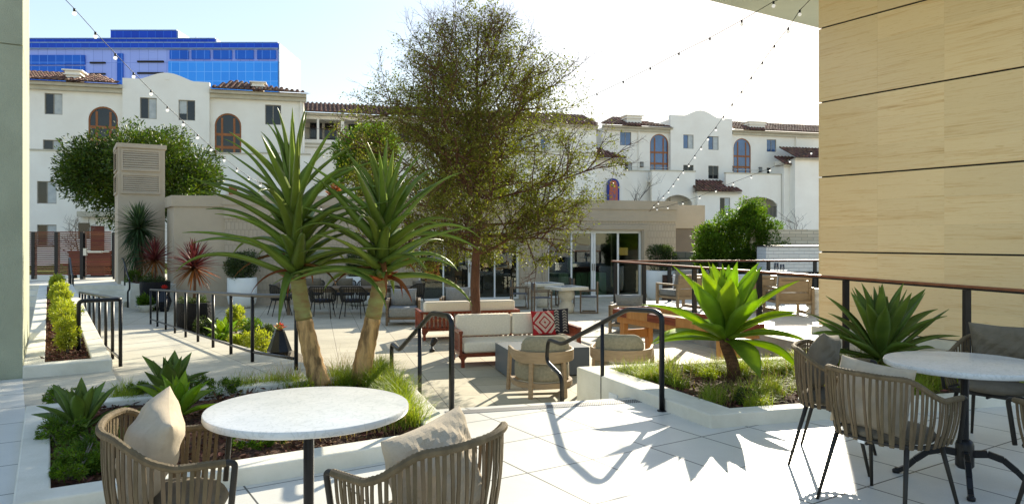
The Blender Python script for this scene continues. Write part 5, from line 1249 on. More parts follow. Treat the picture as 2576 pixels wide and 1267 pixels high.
for px, lab in ((786, 'dark woven dining armchair across the long table behind the left aloe trunk'), (866, 'dark woven dining armchair across the long table in its middle'), (926, 'dark woven dining armchair across the long table behind the right aloe trunk')):
    put(dp, *XY(px, 22.0), .03, -1, lab, gd, PAT)

# ---- terrazzo chess tables and director chairs
def chess(label, x, y, rz):
    r = empty('chess_table', (x, y, PAT), rz, label, 'table')
    MB().box(-.46, .46, -.46, .46, .66, .75).build('tabletop', M['terrazzo'], r, bevel=.008)
    MB().lathe([(.18, 0), (.215, .02), (.23, .12), (.22, .22), (.16, .30), (.15, .33), (.16, .36), (.22, .43), (.24, .53), (.22, .62), (.19, .66)], 32).build('pedestal', M['terrazzo'], r, smooth=True)
    b = MB()
    for i in range(8):
        for j in range(8):
            if (i + j) % 2: b.box(-.28 + i * .07, -.21 + i * .07, -.28 + j * .07, -.21 + j * .07, .75, .7535)
    b.build('chessboard', M['fire'], r); return r
k1 = chess('terrazzo chess table with hourglass pedestal nearer the slatted sofa', *XY(1425, 20.9), R(28)); k1['group'] = 'terrazzo chess tables'
dup(k1, (*XY(1369, 22.6), PAT), R(24), 'terrazzo chess table with hourglass pedestal farther back near the glass doors', 'terrazzo chess tables')
def director(label):
    r = empty('director_chair', (0, 0, 0), 0, label, 'chair'); W = .27; D = .24     # faces +Y
    for s in (-1, 1):
        m = MB(); x = s * W
        m.box(x - .018, x + .018, -D - .02, -D + .025, 0, .88).box(x - .018, x + .018, D - .02, D + .025, 0, .62).box(x - .016, x + .016, -D + .025, D - .02, 0, .04).box(x - .026, x + .026, -D - .03, D + .05, .622, .65)
        m.build('side_frame', M['greyoak'], r, bevel=.003)
    for y in (-D + .04, D - .03): MB().bar((-W, y, .05), (W, y + .01, .43), .022, .012).bar((W, y + .014, .05), (-W, y + .024, .43), .022, .012).build('cross_brace', M['wht'], r)
    MB().box(-W, W, -D, D, .45, .462).build('seat', mat('grey sling mesh', (.10, .11, .12), .6), r); MB().box(-W, W, -D - .012, -D + .0, .66, .86).build('backrest', mat('grey sling mesh', (.12, .12, .115), .6), r)
    return r
d1_ = director('folding director chair left of the nearer chess table'); d1_['group'] = 'director chairs at the chess tables'; d1_.location = (*XY(1362, 20.6), PAT); d1_.rotation_euler = (0, 0, face(.9, .1))
for px, d, fx, fy, lab in ((1482, 20.9, -.95, .1, 'folding director chair right of the nearer chess table'), (1306, 22.1, .95, .1, 'folding director chair left of the farther chess table'), (1421, 22.9, -.9, -.1, 'folding director chair right of the farther chess table')):
    dup(d1_, (*XY(px, d), PAT), face(fx, fy), lab, 'director chairs at the chess tables')
# small ground spotlight by the sofa
sp = empty('ground_spotlight', (*XY(1087, 13.65), PAT), 0, 'small dark ground spotlight left of the cream sofa', 'spotlight')
MB().lathe([(.05, 0), (.05, .05), (.02, .06), (.02, .12)], 12).build('stem', M['legm'], sp, smooth=True); q = MB().lathe([(.035, 0), (.05, .05), (.06, .14), (.06, .15)], 14).build('lamp_head', M['legm'], sp, smooth=True); q.location = (0, 0, .13); q.rotation_euler = (R(-50), R(25), 0)
# step light on the right planter
e = empty('step_light', (1.12, 6.83, -.1), 0, 'small white recessed step light low on the agave planter wall', 'light')
_a = Vector((1.57, 5.75, 0)); _b = Vector((.70, 7.90, 0)); _d = (_b - _a).normalized(); _n = Vector((-_d.y, _d.x, 0)); _p = _a + _d * 1.52 + _n * .004
m = MB(); m.bar(_p - _d * .08 + Vector((0, 0, -.06)), _p + _d * .08 + Vector((0, 0, -.06)), .012, .07); m.build('plate', M['wht'], e, world=True)

# ================================================================== PLANTS
def blade(mb, base, az, el, L, W, droop, prof, fold=.25, thick=.012, n=10, p=1.5, twist=0.0, bow=0.0):
    b = Vector(base); side0 = Vector((-math.sin(az), math.cos(az), 0)); pos = b.copy(); vs = []; fs = []
    for i in range(n + 1):
        t = i / n; e = el - droop * t ** p + bow * math.sin(PI * t)
        d = Vector((math.cos(az) * math.cos(e), math.sin(az) * math.cos(e), math.sin(e)))
        up = Vector((-math.cos(az) * math.sin(e), -math.sin(az) * math.sin(e), math.cos(e)))
        q = Matrix.Rotation(twist * t, 3, d); sd_ = q @ side0; u_ = q @ up
        w = W * np.interp(t, prof[0], prof[1]) / 2; th = thick * (1 - t * .85)
        for a in (-1, -.5, 0, .5, 1): vs.append(pos + sd_ * a * w + u_ * (fold * w * a * a))
        for a in (.55, 0, -.55): vs.append(pos + sd_ * a * w + u_ * (fold * w * a * a - th))
        pos = pos + d * (L / n)
    for i in range(n):
        for k in range(8): l = (k + 1) % 8; fs.append((i * 8 + k, i * 8 + l, i * 8 + 8 + l, i * 8 + 8 + k))
    fs.append(tuple(range(7, -1, -1))); mb.add(vs, fs)
ALOE = ([0, .06, .2, .5, .8, .93, 1], [1.0, 1.0, .92, .66, .33, .14, .015])
AGAV = ([0, .12, .28, .45, .58, .72, .86, .95, 1], [.42, .48, .76, 1.0, .98, .78, .42, .15, .01])
AGAV2 = ([0, .12, .3, .5, .7, .88, 1], [.5, .55, .8, 1.0, .85, .4, .02])
THIN = ([0, .1, .4, .8, 1], [.6, 1, 1, .55, .05])

def tree_aloe(label, trunk, crown_top, n, seed, Lm):
    rnd = random.Random(seed); base = Vector(trunk[0][:3]); r = empty('tree_aloe', tuple(base), 0, label, 'tree aloe', 'tree aloes in the front planter')
    pts = [Vector(t[:3]) for t in trunk]; rad = [t[3] for t in trunk]
    # smooth trunk path
    pp = []; rr_ = []
    for i in range(len(pts) - 1):
        for k in range(8):
            t = k / 8; pp.append(pts[i].lerp(pts[i + 1], t)); rr_.append((rad[i] * (1 - t) + rad[i + 1] * t) * (1 + .035 * math.sin(len(pp) * 2.1 + seed) + rnd.uniform(-.025, .025)))
    pp.append(pts[-1]); rr_.append(rad[-1])
    k6 = int(len(pp) * .55); MB().tube(pp[:k6 + 1], rr_[:k6 + 1], 20).build('trunk', M['aloebark'], r, smooth=True, world=True)
    MB().tube(pp[k6:], [q * 1.001 for q in rr_[k6:]], 20).build('upper_trunk', M['aloeneck'], r, smooth=True, world=True)
    top = pts[-1]; ct = Vector(crown_top); stem = MB(); stem.tube([top - (ct - top) * .02, top.lerp(ct, .5), top.lerp(ct, .9)], [rad[-1] * .98, rad[-1] * .7, rad[-1] * .3], 14); stem.build('stem', M['aloeneck'], r, smooth=True, world=True)
    m = MB(); az = rnd.uniform(0, 6)
    for i in range(n):
        h = i / (n - 1); az += 2.39996 + rnd.uniform(-.12, .12); b = top.lerp(ct, min(1, h ** 1.15 * .98)); 
        if h < .45: el = R(14 + 30 * h / .45 + rnd.uniform(-12, 14)); L = Lm * rnd.uniform(.72, 1.05); dr = R(rnd.uniform(30, 95)); W = .13
        else:
            g_ = (h - .45) / .55; el = R(30 + 50 * g_ ** 1.3 + rnd.uniform(-12, 10)); L = Lm * (1.0 - .34 * g_ ** 2) * rnd.uniform(.82, 1.05); dr = R(rnd.uniform(6, 75) * (1 - .72 * g_)); W = .128 - .042 * g_
        bb = b + Vector((math.cos(az), math.sin(az), 0)) * rad[-1] * (.55 if h < .8 else .2)
        blade(m, bb, az, el, L, W * rnd.uniform(.85, 1.15), dr, ALOE, .55, .022, 14, 1.6, rnd.uniform(-.6, .6), R(rnd.uniform(-12, 16)))
    m.build('leaves', M['aloe'], r, smooth=True, world=True)
    s = MB()
    for k in range(5):
        a = k * 1.3 + seed; blade(s, top + Vector((math.cos(a), math.sin(a), 0)) * rad[-1] * .8 + Vector((0, 0, -.03 + .012 * k)), a, R(30), .16 if k else .34, .11, R(10), ALOE, .4, .006, 6)
    s.build('dried_leaf_base', M['rust'], r, smooth=True, world=True)
    t = MB()
    for k in range(5):
        a = k * 1.9 + seed * .7; b = top + Vector((math.cos(a), math.sin(a), 0)) * rad[-1] * .7 + Vector((0, 0, .02 + .05 * k)); blade(t, b, a, R(5), Lm * rnd.uniform(.35, .6), .07, R(rnd.uniform(60, 100)), ALOE, .7, .006, 8, 1.1, rnd.uniform(-1, 1))
    t.build('withered_leaves', M['cordyo'], r, smooth=True, world=True)
def PP(px, py, d, rad=None):
    x, y = XY(px, d); return (x, y, ZZ(py, d)) + ((rad,) if rad else ())
tree_aloe('tree aloe on a leaning ridged trunk at left, with the taller and fuller leaf crown', [PP(806, 972, 7.05, .104), PP(786, 900, 7.08, .09), PP(768, 820, 7.1, .08), PP(757, 755, 7.1, .076), PP(749, 700, 7.1, .072)], PP(735, 452, 7.15), 64, 3, 1.1)
tree_aloe('tree aloe on a ridged trunk at right, leaning right with the lower leaf crown', [PP(903, 968, 7.2, .105), PP(918, 890, 7.2, .092), PP(935, 815, 7.22, .082), PP(948, 750, 7.22, .075), PP(957, 706, 7.22, .074)], PP(968, 510, 7.25), 54, 8, 1.04)

def agave(name, label, x, y, z, trunk, n, L, W, m_, prof, seed, el0=-12, el1=82, fold=.5, lean=(0, 0), cat='agave', group=None, tr=.06):
    rnd = random.Random(seed); r = empty(name, (x, y, z), 0, label, cat, group); top = Vector((lean[0], lean[1], trunk))
    if trunk > .05: MB().tube([(0, 0, -.04), (top.x * .3, top.y * .3, trunk * .4), (top.x * .9, top.y * .9, trunk * .85), tuple(top + Vector((0, 0, .03)))], [tr * 1.25, tr * 1.05, tr, tr * 1.05], 16).build('stem', M['agavebark'], r, smooth=True)
    m = MB(); az = rnd.uniform(0, 6)
    for i in range(n):
        h = i / (n - 1); az += 2.39996 + rnd.uniform(-.18, .18); el = R(el0 + (el1 - el0) * h ** .85 + rnd.uniform(-5, 5)); l = L * (.88 + .16 * math.sin(PI * min(1, h * 1.3))) * rnd.uniform(.9, 1.08) * (1 - .12 * (h > .85))
        b = top + Vector((math.cos(az) * .03, math.sin(az) * .03, .10 * h * L / .7))
        blade(m, b, az, el + R(8), l, W * rnd.uniform(.85, 1.12) * (1 - .35 * h ** 3), R(rnd.uniform(-8, 40) * (1.25 - h)), prof, fold, .016 * L / .7, 12, 1.6, rnd.uniform(-.35, .35), R(rnd.uniform(-10, 6)))
    m.build('leaves', M[m_], r, smooth=True); return r
p = P(1850, 948, .06)
agave('agave', 'large bright green agave on a short leaning brown stem, glowing in the sun', *p, .38, 34, .84, .25, 'agave', AGAV, 5, el0=-16, el1=84, fold=.42, lean=(-.10, .03))
x, y = XY(2216, 7.9)
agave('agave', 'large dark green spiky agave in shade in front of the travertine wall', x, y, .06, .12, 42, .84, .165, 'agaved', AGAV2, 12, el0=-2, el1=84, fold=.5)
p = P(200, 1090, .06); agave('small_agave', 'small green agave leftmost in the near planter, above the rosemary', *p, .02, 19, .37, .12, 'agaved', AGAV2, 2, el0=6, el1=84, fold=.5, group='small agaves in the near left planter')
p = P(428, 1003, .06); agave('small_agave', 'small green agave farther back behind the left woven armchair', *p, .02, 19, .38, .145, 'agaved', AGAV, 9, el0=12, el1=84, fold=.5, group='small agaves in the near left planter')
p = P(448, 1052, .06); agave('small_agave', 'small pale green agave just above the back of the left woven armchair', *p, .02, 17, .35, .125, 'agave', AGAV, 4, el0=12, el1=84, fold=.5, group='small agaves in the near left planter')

# gravel bed beyond the ramp railing
bed = [G(2.42, 9.0), G(3.9, 9.0), G(3.9, 14.5), G(3.4, 18.4), G(2.28, 18.4)]
tag(MB().prism(bed, -.9, PAT + .012).build('gravel', M['gravel']), kind='stuff')
p = P(560, 862, PAT); agave('agave', 'sunlit lime green agave behind the ramp railing among low shrubs', *p, .08, 22, .44, .15, 'agave', AGAV, 7, el0=10, el1=85, fold=.4)

# ---- leafy clouds
def cloud(K, n, rx, ry, rz, rc, flat=0.0, seed=0, out=.7, shell=.55):
    g = np.random.default_rng(seed); d = unit(g.normal(size=(K, 3))); rad = g.uniform(.35, 1, size=(K, 1)) ** .6
    c = d * rad * [rx - rc * .6, ry - rc * .6, rz - rc * .6]
    i = g.integers(0, K, n); dd = unit(g.normal(size=(n, 3))); rr = rc * g.uniform(shell, 1.08, size=(n, 1)) * (.8 + .4 * g.random((K, 1))[i])
    return c[i] + dd * rr, unit(dd * .7 + unit(c[i] + 1e-6) * out + [0, 0, .25])
def shrub_part(name, parent, c, K, n, rx, ry, rz, rc, L, W, m, seed):
    P_, D_ = cloud(K, n, rx, ry, rz, rc, seed=seed); o = np_quads(name, leaf_quads(P_ + np.array(c), L, W, D_, .8), M[m], parent)
    return o
def shrub(label, x, y, z, h, w, m, K=14, n=1800, L=.05, W=.022, seed=1, name='shrub', cat='shrub', group=None):
    r = empty(name, (x, y, z), 0, label, cat, group); shrub_part('foliage', r, (0, 0, h * .55), K, n, w / 2, w / 2, h * .5, min(h, w) * .24, L, W, m, seed)
    rnd = random.Random(seed); s = MB()
    for k in range(6): a = rnd.uniform(0, 6.28); s.tube([(0, 0, -.03), (math.cos(a) * w * .12, math.sin(a) * w * .12, h * .35), (math.cos(a) * w * .3, math.sin(a) * w * .3, h * .75)], [.009, .006, .003], 5)
    s.build('stem', M['greybark'], r); return r
ORD = ['nearest the viewer', 'second from the viewer', 'third from the viewer', 'fourth from the viewer', 'fifth from the viewer', 'sixth from the viewer', 'seventh from the viewer', 'eighth from the viewer', 'ninth from the viewer', 'farthest at the fence end']
for k in range(10):
    s_ = 10.55 + k * 1.36; x, y = G(.20 + .03 * math.sin(k * 2), s_)
    shrub('lime green shrub in the long planter, ' + ORD[k], x, y, .09, .44 + .06 * math.sin(k * 1.7), .33 + .04 * math.sin(k * 2.9), 'lime', 16, 2300 - 110 * k, .034 + .002 * k, .017 + .001 * k, 20 + k, group='lime green shrubs in the long planter')
for px, py, h, w, m, lab, L in ((519, 846, .45, .5, 'olive', 'dark low shrub beside the black hammered pot', .05), (594, 838, .62, .5, 'lime', 'tall feathery lime shrub right of the sunlit agave behind the ramp railing', .07),
        (634, 862, .52, .5, 'hedge', 'round bushy shrub behind the second railing post', .05), (655, 898, .5, .5, 'lime', 'bright green shrub touching the faceted black vase', .05), (606, 885, .35, .5, 'lime', 'low lime green fern at the ramp edge', .06), (540, 872, .22, .6, 'hedge', 'low grassy plant under the sunlit agave', .06), (668, 862, .4, .4, 'olive', 'small olive shrub behind the faceted black vase', .05)):
    p = P(px, py, PAT); shrub(lab, *p, h, w, m, 12, 1700, L, L * .4, hash(lab) % 97 if False else int(px), group='low shrubs in the gravel bed')
for px, py, h, w, lab in ((205, 1175, .16, .44, 'creeping rosemary lowest in the near left planter corner'), (250, 1140, .17, .40, 'creeping rosemary beside the back of the left woven armchair'), (150, 1120, .2, .34, 'creeping rosemary along the outer curb below the small agave'), (150, 1018, .15, .3, 'creeping rosemary at the back corner of the near left planter'), (1890, 1018, .13, .3, 'small grey green herb at the near corner of the agave planter'), (560, 992, .14, .36, 'low trailing plant along the back curb of the near left planter'), (185, 1205, .13, .36, 'creeping rosemary at the front curb corner of the near left planter'), (290, 1185, .13, .3, 'creeping rosemary under the left woven armchair rail'), (480, 985, .15, .34, 'low green ground cover behind the pale small agave'), (360, 1000, .13, .3, 'low green ground cover between the two small agaves'), (640, 1120, .07, .4, 'trailing herb seen under the left round table')):
    p = P(px, py, .05); shrub(lab, *p, h, w, 'olive' if px > 1000 else 'hedge', 16, 2100, .026, .007, int(px) + 3, name='rosemary', cat='herb', group='creeping rosemary in the planters')

# ---- pots
def white_pot(label, x, y, z, w, h, sh, sw, seed):
    r = empty('potted_shrub', (x, y, z), 0, label, 'potted plant', 'white planters with shrubs by the pavilion'); q = w / 2
    MB().lathe([(q * .45, 0), (q * .72, .03), (q * .92, .14), (q, .34), (q, h - .01), (q - .01, h), (q - .05, h), (q - .05, h - .06), (0, h - .06)], 40, cap=False).build('pot', M['wet'], r, smooth=True).data.set_sharp_from_angle(angle=R(50))
    shrub_part('foliage', r, (0, 0, h + sh * .45), 30, 6500, sw / 2, sw / 2, sh * .58, sw * .17, .07, .020, 'olive', seed)
    s = MB(); rnd = random.Random(seed)
    for k in range(9): a = rnd.uniform(0, 6.28); s.tube([(0, 0, h - .08), (math.cos(a) * sw * .15, math.sin(a) * sw * .15, h + sh * .4), (math.cos(a) * sw * .4, math.sin(a) * sw * .4, h + sh * .9)], [.015, .009, .004], 5)
    s.build('stem', M['greybark'], r)
white_pot('tall white pot with a dark bushy shrub at the left end of the embossed wall', *XY(609, 22.35), PAT, .87, .93, .88, 1.12, 31)
white_pot('white pot with bushy shrub behind the long dining table', *XY(905, 23.2), PAT, .87, .93, .8, 1.05, 32)
white_pot('large white pot with a bushy shrub right of the sliding glass doors', *XY(1662, 24.6), PAT, .98, 1.05, .95, 1.05, 33)

def spiky(label, x, y, z, trunk_h, n, L, W, m1, m2, pot, seed, name='potted_cordyline', cat='potted plant', group=None, under=.3, tr=.03, lw=-60):
    rnd = random.Random(seed); r = empty(name, (x, y, z), 0, label, cat, group); ph = 0
    if pot:
        w, h = pot; q = w / 2; ph = h; MB().lathe([(q * .86, 0), (q * .9, .03), (q, h * .8), (q, h - .005), (q - .01, h), (q - .045, h), (q - .045, h - .05), (0, h - .05)], 44, cap=False).build('pot', M['blackpot'], r, auto=True)
        shrub_part('underplanting', r, (0, 0, h + .03), 22, 1500, q * .98, q * .98, .12, .09, .045, .016, 'olive', seed + 4)
    MB().tube([(0, 0, ph - .06), (.02, 0, ph + trunk_h * .5), (0, 0, ph + trunk_h)], [tr * 1.2, tr, tr], 10).build('trunk', M['bark'], r, smooth=True)
    a, b = MB(), MB(); az = 0
    for i in range(n):
        h = i / n; az += 2.39996 + rnd.uniform(-.2, .2); el = R(lw + (88 - lw) * h ** .75 + rnd.uniform(-6, 6)); low = h < under
        blade(b if low else a, (0, 0, ph + trunk_h + h * .08 - .04), az, el, L * rnd.uniform(.8, 1.05), W * rnd.uniform(.8, 1.1), R(rnd.uniform(5, 28) if not low else rnd.uniform(0, 25)), THIN, .5, .003, 6, 1.5)
    a.build('leaves', M[m1], r, smooth=True); b.build('lower_leaves', M[m2], r, smooth=True); return r
spiky('burgundy cordyline in a hammered black pot in the middle of the courtyard', *XY(488, 16.5), PAT, .80, 150, .66, .042, 'cordy', 'cordyo', (.78, .68), 41, group='burgundy cordylines in black pots')
spiky('burgundy cordyline in a black pot beside the raised white planter', *XY(390, 21.8), PAT, .66, 150, .68, .042, 'cordy', 'cordyo', (.84, .84), 42, group='burgundy cordylines in black pots')
spiky('big green yucca with a drooping skirt of leaves in front of the vent tower', *XY(349, 23.3), .1, 1.75, 230, .86, .055, 'yucca', 'yucca', None, 43, name='yucca', cat='yucca', under=.32, tr=.07, lw=-80)
r = bpy.data.objects['yucca']; sk = MB(); rnd = random.Random(5)
for i in range(150): a = rnd.uniform(0, 6.28); z = rnd.uniform(.7, 1.75); blade(sk, (math.cos(a) * .08, math.sin(a) * .08, z), a, R(rnd.uniform(-65, -20)), rnd.uniform(.5, .75), .05, R(40), THIN, .5, .003, 6)
sk.build('drooping_leaves', M['yucca'], r, smooth=True)
shrub('low green ground plants at the foot of the big yucca', *XY(345, 22.95), .12, .35, .9, 'hedge', 14, 1800, .06, .02, 77)

def vase(label, x, y, w, h, top):
    r = empty('faceted_vase', (x, y, PAT), .3, label, 'vase', 'black faceted vases'); q = w / 2
    MB().lathe([(q * .55, 0), (q, h * .45), (q * .42, h * .97), (q * .42, h), (q * .34, h), (q * .34, h - .04), (0, h - .04)], 8, cap=False).build('body', M['gloss'], r, bevel=.004)
    m = MB()
    for k in range(12):
        a = k * 2.4; blade(m, (0, 0, h - .02), a, R(35 + 4 * k), .15, .10, R(10), AGAV, .3, .005, 6)
    m.build('succulent' if top else 'flower', mat('pink green succulent', (.30, .45, .12), .5, (.75, .12, .10), scale=9, trans=.3, contrast=(.4, .6)) if top else mat('red flower', (.6, .03, .02), .5, trans=.2, tcol=(1.5, .5, .5)), r, smooth=True)
vase('glossy black faceted vase with a pink tipped succulent beside the ramp railing', *P(703, 924, PAT)[:2], .40, .62, True)
vase('glossy black faceted vase with a red flower beside the black cordyline pot', *P(413, 783, PAT)[:2], .42, .66, False)
def bowl(label, x, y, w, h, plant):
    r = empty('planter_bowl', (x, y, PAT), 0, label, 'planter bowl', 'low white bowls'); q = w / 2
    MB().lathe([(q * .45, 0), (q * .55, .02), (q, h), (q - .02, h), (q - .06, h - .04), (0, h - .05)], 36, cap=False).build('bowl', M['wet'], r, smooth=True).data.set_sharp_from_angle(angle=R(45))
    st_ = MB(); rnd = random.Random(3)
    for i in range(90):
        a, b = rnd.uniform(0, 6.28), math.sqrt(rnd.random()) * (q - .07); s = rnd.uniform(.02, .04); st_.lathe([(0, -s * .5), (s, -s * .2), (s, s * .2), (0, s * .5)], 7, c=(b * math.cos(a), b * math.sin(a), h - .03 + rnd.uniform(0, .015)), cap=False, sy=.7, rot=a)
    st_.build('pebbles', M['pebble'], r, smooth=True)['kind'] = 'stuff'
    if plant: shrub_part('succulent', r, (0, 0, h + .1), 14, 900, q * .75, q * .75, .2, .12, .10, .03, 'hedge', 5)
bowl('low white bowl with green succulents and pebbles beside the steps', *P(367, 783, PAT)[:2], .58, .20, True)
bowl('low white bowl of dark pebbles at the edge of the ramp', *P(664, 922, PAT)[:2], .5, .14, False)

# ---- grasses
def grass(name, spots, m, blades, L, W, lean, jitter=.05, seed=1, el=(55, 88)):
    g = np.random.default_rng(seed); out = []
    for (x, y, z, k) in spots:
        n = int(blades * k); a = g.uniform(0, 2 * PI, n); e = np.radians(g.uniform(el[0], el[1], n)); l = L * k ** .3 * g.uniform(.5, 1.1, n); dr = np.radians(lean) * g.uniform(.4, 1.3, n)
        pos = np.stack([x + g.normal(0, jitter, n), y + g.normal(0, jitter, n), np.full(n, z)], 1); sdv = np.stack([-np.sin(a), np.cos(a), np.zeros(n)], 1); S = 4
        for s in range(S):
            t0, t1 = s / S, (s + 1) / S; ee = e - dr * ((t0 + t1) / 2) ** 1.3; d = np.stack([np.cos(a) * np.cos(ee), np.sin(a) * np.cos(ee), np.sin(ee)], 1); nx = pos + d * (l / S)[:, None]
            w0, w1 = W * (1 - t0 * .85) / 2, W * (1 - t1 * .85) / 2; out.append(np.stack([pos - sdv * w0, pos + sdv * w0, nx + sdv * w1, nx - sdv * w1], 1)); pos = nx
    o = np_quads(name, np.concatenate(out), M[m]); tag(o, kind='stuff'); return o
rnd = random.Random(21)
def gp(px, py, k=1.0): q = P(px, py, .05); return (q[0], q[1], .045, k)
def inside_sp(poly, n, kk): return [(x, y, .045, rnd.uniform(*kk)) for x, y in scatter(poly, n)]
A_ = [gp(*q) for q in ((960, 960, 1.4), (985, 990, 1.5), (1000, 1020, 1.4), (975, 1030, 1.2), (1015, 1050, 1.3), (940, 975, 1.2), (900, 965, .8), (870, 975, .9), (850, 960, .8), (720, 975, .45), (690, 968, .35), (655, 975, .3), (1030, 1075, 1.1), (310, 1000, .5), (330, 1012, .4), (600, 985, .4), (620, 978, .35), (950, 940, 1.0), (925, 950, .8), (770, 985, .4), (745, 970, .35), (975, 1070, 1.0))]
grass('green_grass', A_, 'grass', 420, .28, .0065, 75, .055, 3)
grass('straw_grass', [gp(*q) for q in ((735, 965, 1), (700, 970, .7), (850, 950, 1), (880, 945, 1), (960, 950, .7), (630, 978, .5), (1000, 1000, .5), (640, 1105, .6), (720, 1112, .7), (800, 1108, .7), (880, 1100, .7), (960, 1092, .7), (1010, 1080, .7))], 'grassy', 60, .36, .004, 60, .06, 4)
B_ = inside_sp([(q[0], q[1]) for q in inset(RPin, [.06] * 4)], 105, (.6, 1.25))
grass('green_grass', B_, 'grass', 230, .24, .006, 75, .05, 5)
grass('straw_grass', [q for q in B_ if rnd.random() < .6], 'grassy', 40, .27, .0035, 65, .06, 6)
grass('straw_grass', [q for q in inside_sp([(q[0], q[1]) for q in inset(RPin, [.05] * 4)], 30, (.5, 1))], 'grassy', 7, .46, .0035, 25, .04, 7)
grass('green_grass', [(*G(rnd.uniform(2.5, 3.2), rnd.uniform(10, 16)), PAT + .01, .7) for _ in range(40)], 'grass', 120, .16, .006, 80, .08, 8)

# ---- the courtyard tree
def courtyard_tree():
    d = 14.0; bx_, by_ = XY(1197, d); r = empty('courtyard_tree', (bx_, by_, PAT), 0, 'tall olive green airy tree with a red brown trunk between the two slatted sofas', 'tree')
    g = random.Random(17); env = ([1.3, 1.5, 2.17, 2.8, 3.44, 4.1, 4.72, 5.6, 6.15, 6.5], [.9, 1.3, 2.0, 2.5, 2.75, 2.6, 2.3, 1.7, 1.0, .4]); Z0 = -PAT
    tr = MB(); tip = []
    lead = [Vector((0, 0, 0)), Vector((.01, 0, .6)), Vector((-.02, .02, 1.2)), Vector((0, 0, 1.75)), Vector((.06, .02, 2.5)), Vector((-.02, 0, 3.4)), Vector((.03, -.03, 4.4)), Vector((.02, 0, 5.5)), Vector((.05, 0, 6.3))]
    lr = [.105, .092, .088, .08, .058, .045, .032, .018, .008]
    tr.tube(lead, lr, 12)
    def lead_at(z):
        for i in range(len(lead) - 1):
            if lead[i].z <= z <= lead[i + 1].z: t = (z - lead[i].z) / (lead[i + 1].z - lead[i].z); return lead[i].lerp(lead[i + 1], t), lr[i] * (1 - t) + lr[i + 1] * t
        return lead[-1], lr[-1]
    twig_pts, twig_dir = [], []; tw = MB()
    def grow(p0, d0, L, rad, depth, up):
        n = 6; pts = [p0]; d = d0.normalized(); 
        for i in range(n):
            d = (d + Vector((g.gauss(0, .13), g.gauss(0, .13), g.gauss(0, .10) + up)) * (1 if depth < 2 else 1.4)).normalized(); pts.append(pts[-1] + d * (L / n))
        rs = [rad * (1 - .75 * i / n) for i in range(n + 1)]; (tr if depth < 2 else tw).tube(pts, rs, 6 if depth < 2 else 3, cap=False)
        if depth == 3 or L < .22:
            for i in range(1, n + 1): twig_pts.append(pts[i]); twig_dir.append(d)
            return
        kids = {0: 11, 1: 6, 2: 4}[depth]
        for k in range(kids):
            t = .22 + .76 * (k + g.random()) / kids; i = min(n - 1, int(t * n)); q = pts[i].lerp(pts[i + 1], t * n - i); base_d = (pts[i + 1] - pts[i]).normalized()
            a = Vector((g.gauss(0, 1), g.gauss(0, 1), g.gauss(.15, .8))).normalized(); nd_ = (base_d * .75 + a * .75).normalized()
            l = L * (.62 - .25 * t) * g.uniform(.75, 1.2) * (1.0 if depth == 0 else .95); grow(q, nd_, max(.14, l), rad * .5, depth + 1, up * .5)
        grow(pts[-1], d, L * .3, rad * .3, min(3, depth + 2), 0)
    for k in range(54):
        h = (k + .5) / 54; z = 1.8 + 4.1 * h ** 1.05; p, lr_ = lead_at(z); az = k * 2.39996 + g.uniform(-.3, .3)
        el = R(3 + 52 * h ** .85 + g.uniform(-10, 10)); zt = z + .35
        # reach until the envelope
        Lr = 1.0
        for s in range(40):
            q = p + Vector((math.cos(az) * math.cos(el), math.sin(az) * math.cos(el), math.sin(el))) * Lr; rho = math.hypot(q.x, q.y)
            if rho > np.interp(q.z, env[0], env[1]) * g.uniform(.9, 1.0): break
            Lr += .07
        grow(p, Vector((math.cos(az) * math.cos(el), math.sin(az) * math.cos(el), math.sin(el))), Lr * .88, max(.010, lr_ * .5), 0, .03)
    tr.build('trunk', M['bark'], r, smooth=True); tw.build('twigs', M['bark'], r)
    pts = np.array([tuple(p) for p in twig_pts]); dirs = np.array([tuple(p) for p in twig_dir]); N = 92000
    rho = np.hypot(pts[:, 0], pts[:, 1]); ev = np.interp(pts[:, 2], env[0], env[1]); ok = (rho < ev * 1.08) & (pts[:, 2] > 1.3 + .22 * rho); pts, dirs, rho, ev = pts[ok], dirs[ok], rho[ok], ev[ok]
    hb = np.clip(((pts[:, 2] - 1.2) / .3).astype(int), 0, 19); cnt = np.bincount(hb, minlength=20); wt = (1.25 - .7 * np.clip(rho / ev, 0, 1)) * ev ** 1.7 / cnt[hb]; wt /= wt.sum(); i = rng.choice(len(pts), N, p=wt); C = pts[i] + rng.normal(0, .045, (N, 3)); np_quads('crown', leaf_quads(C, .052, .022, dirs[i], 1.1, .3), M['leaf'], r)
    print('tree twigs', len(pts))
courtyard_tree()

def big_tree(label, px, py, d, rx, rz, K, n, L, m, seed, name, cat, zb, trunks=1, rc=.7, lean=0, bark='greybark'):
    x, y = XY(px, d); zc = ZZ(py, d); r = empty(name, (x, y, zb), 0, label, cat); g = random.Random(seed)
    shrub_part('crown', r, (0, 0, zc - zb), K, n, rx, rx, rz, rc, L, L * .42, m, seed); t = MB()
    for k in range(7):
        a = g.uniform(0, 6.28); fx = math.cos(a) * rx * .55; t.tube([(lean, 0, 0), (lean * .6 + fx * .1, 0, (zc - zb - rz) * .75), (fx * .5, math.sin(a) * rx * .3, zc - zb - rz * .5), (fx, math.sin(a) * rx * .5, zc - zb + rz * .2)], [.16, .12, .07, .03], 8)
    t.build('trunk', M[bark], r, smooth=True); return r
big_tree('dense round dark ficus tree behind the vented stucco tower', 364, 442, 36, 3.9, 2.5, 170, 60000, .17, 'ficus', 51, 'ficus_tree', 'tree', -.3, rc=.75, lean=-1.7)
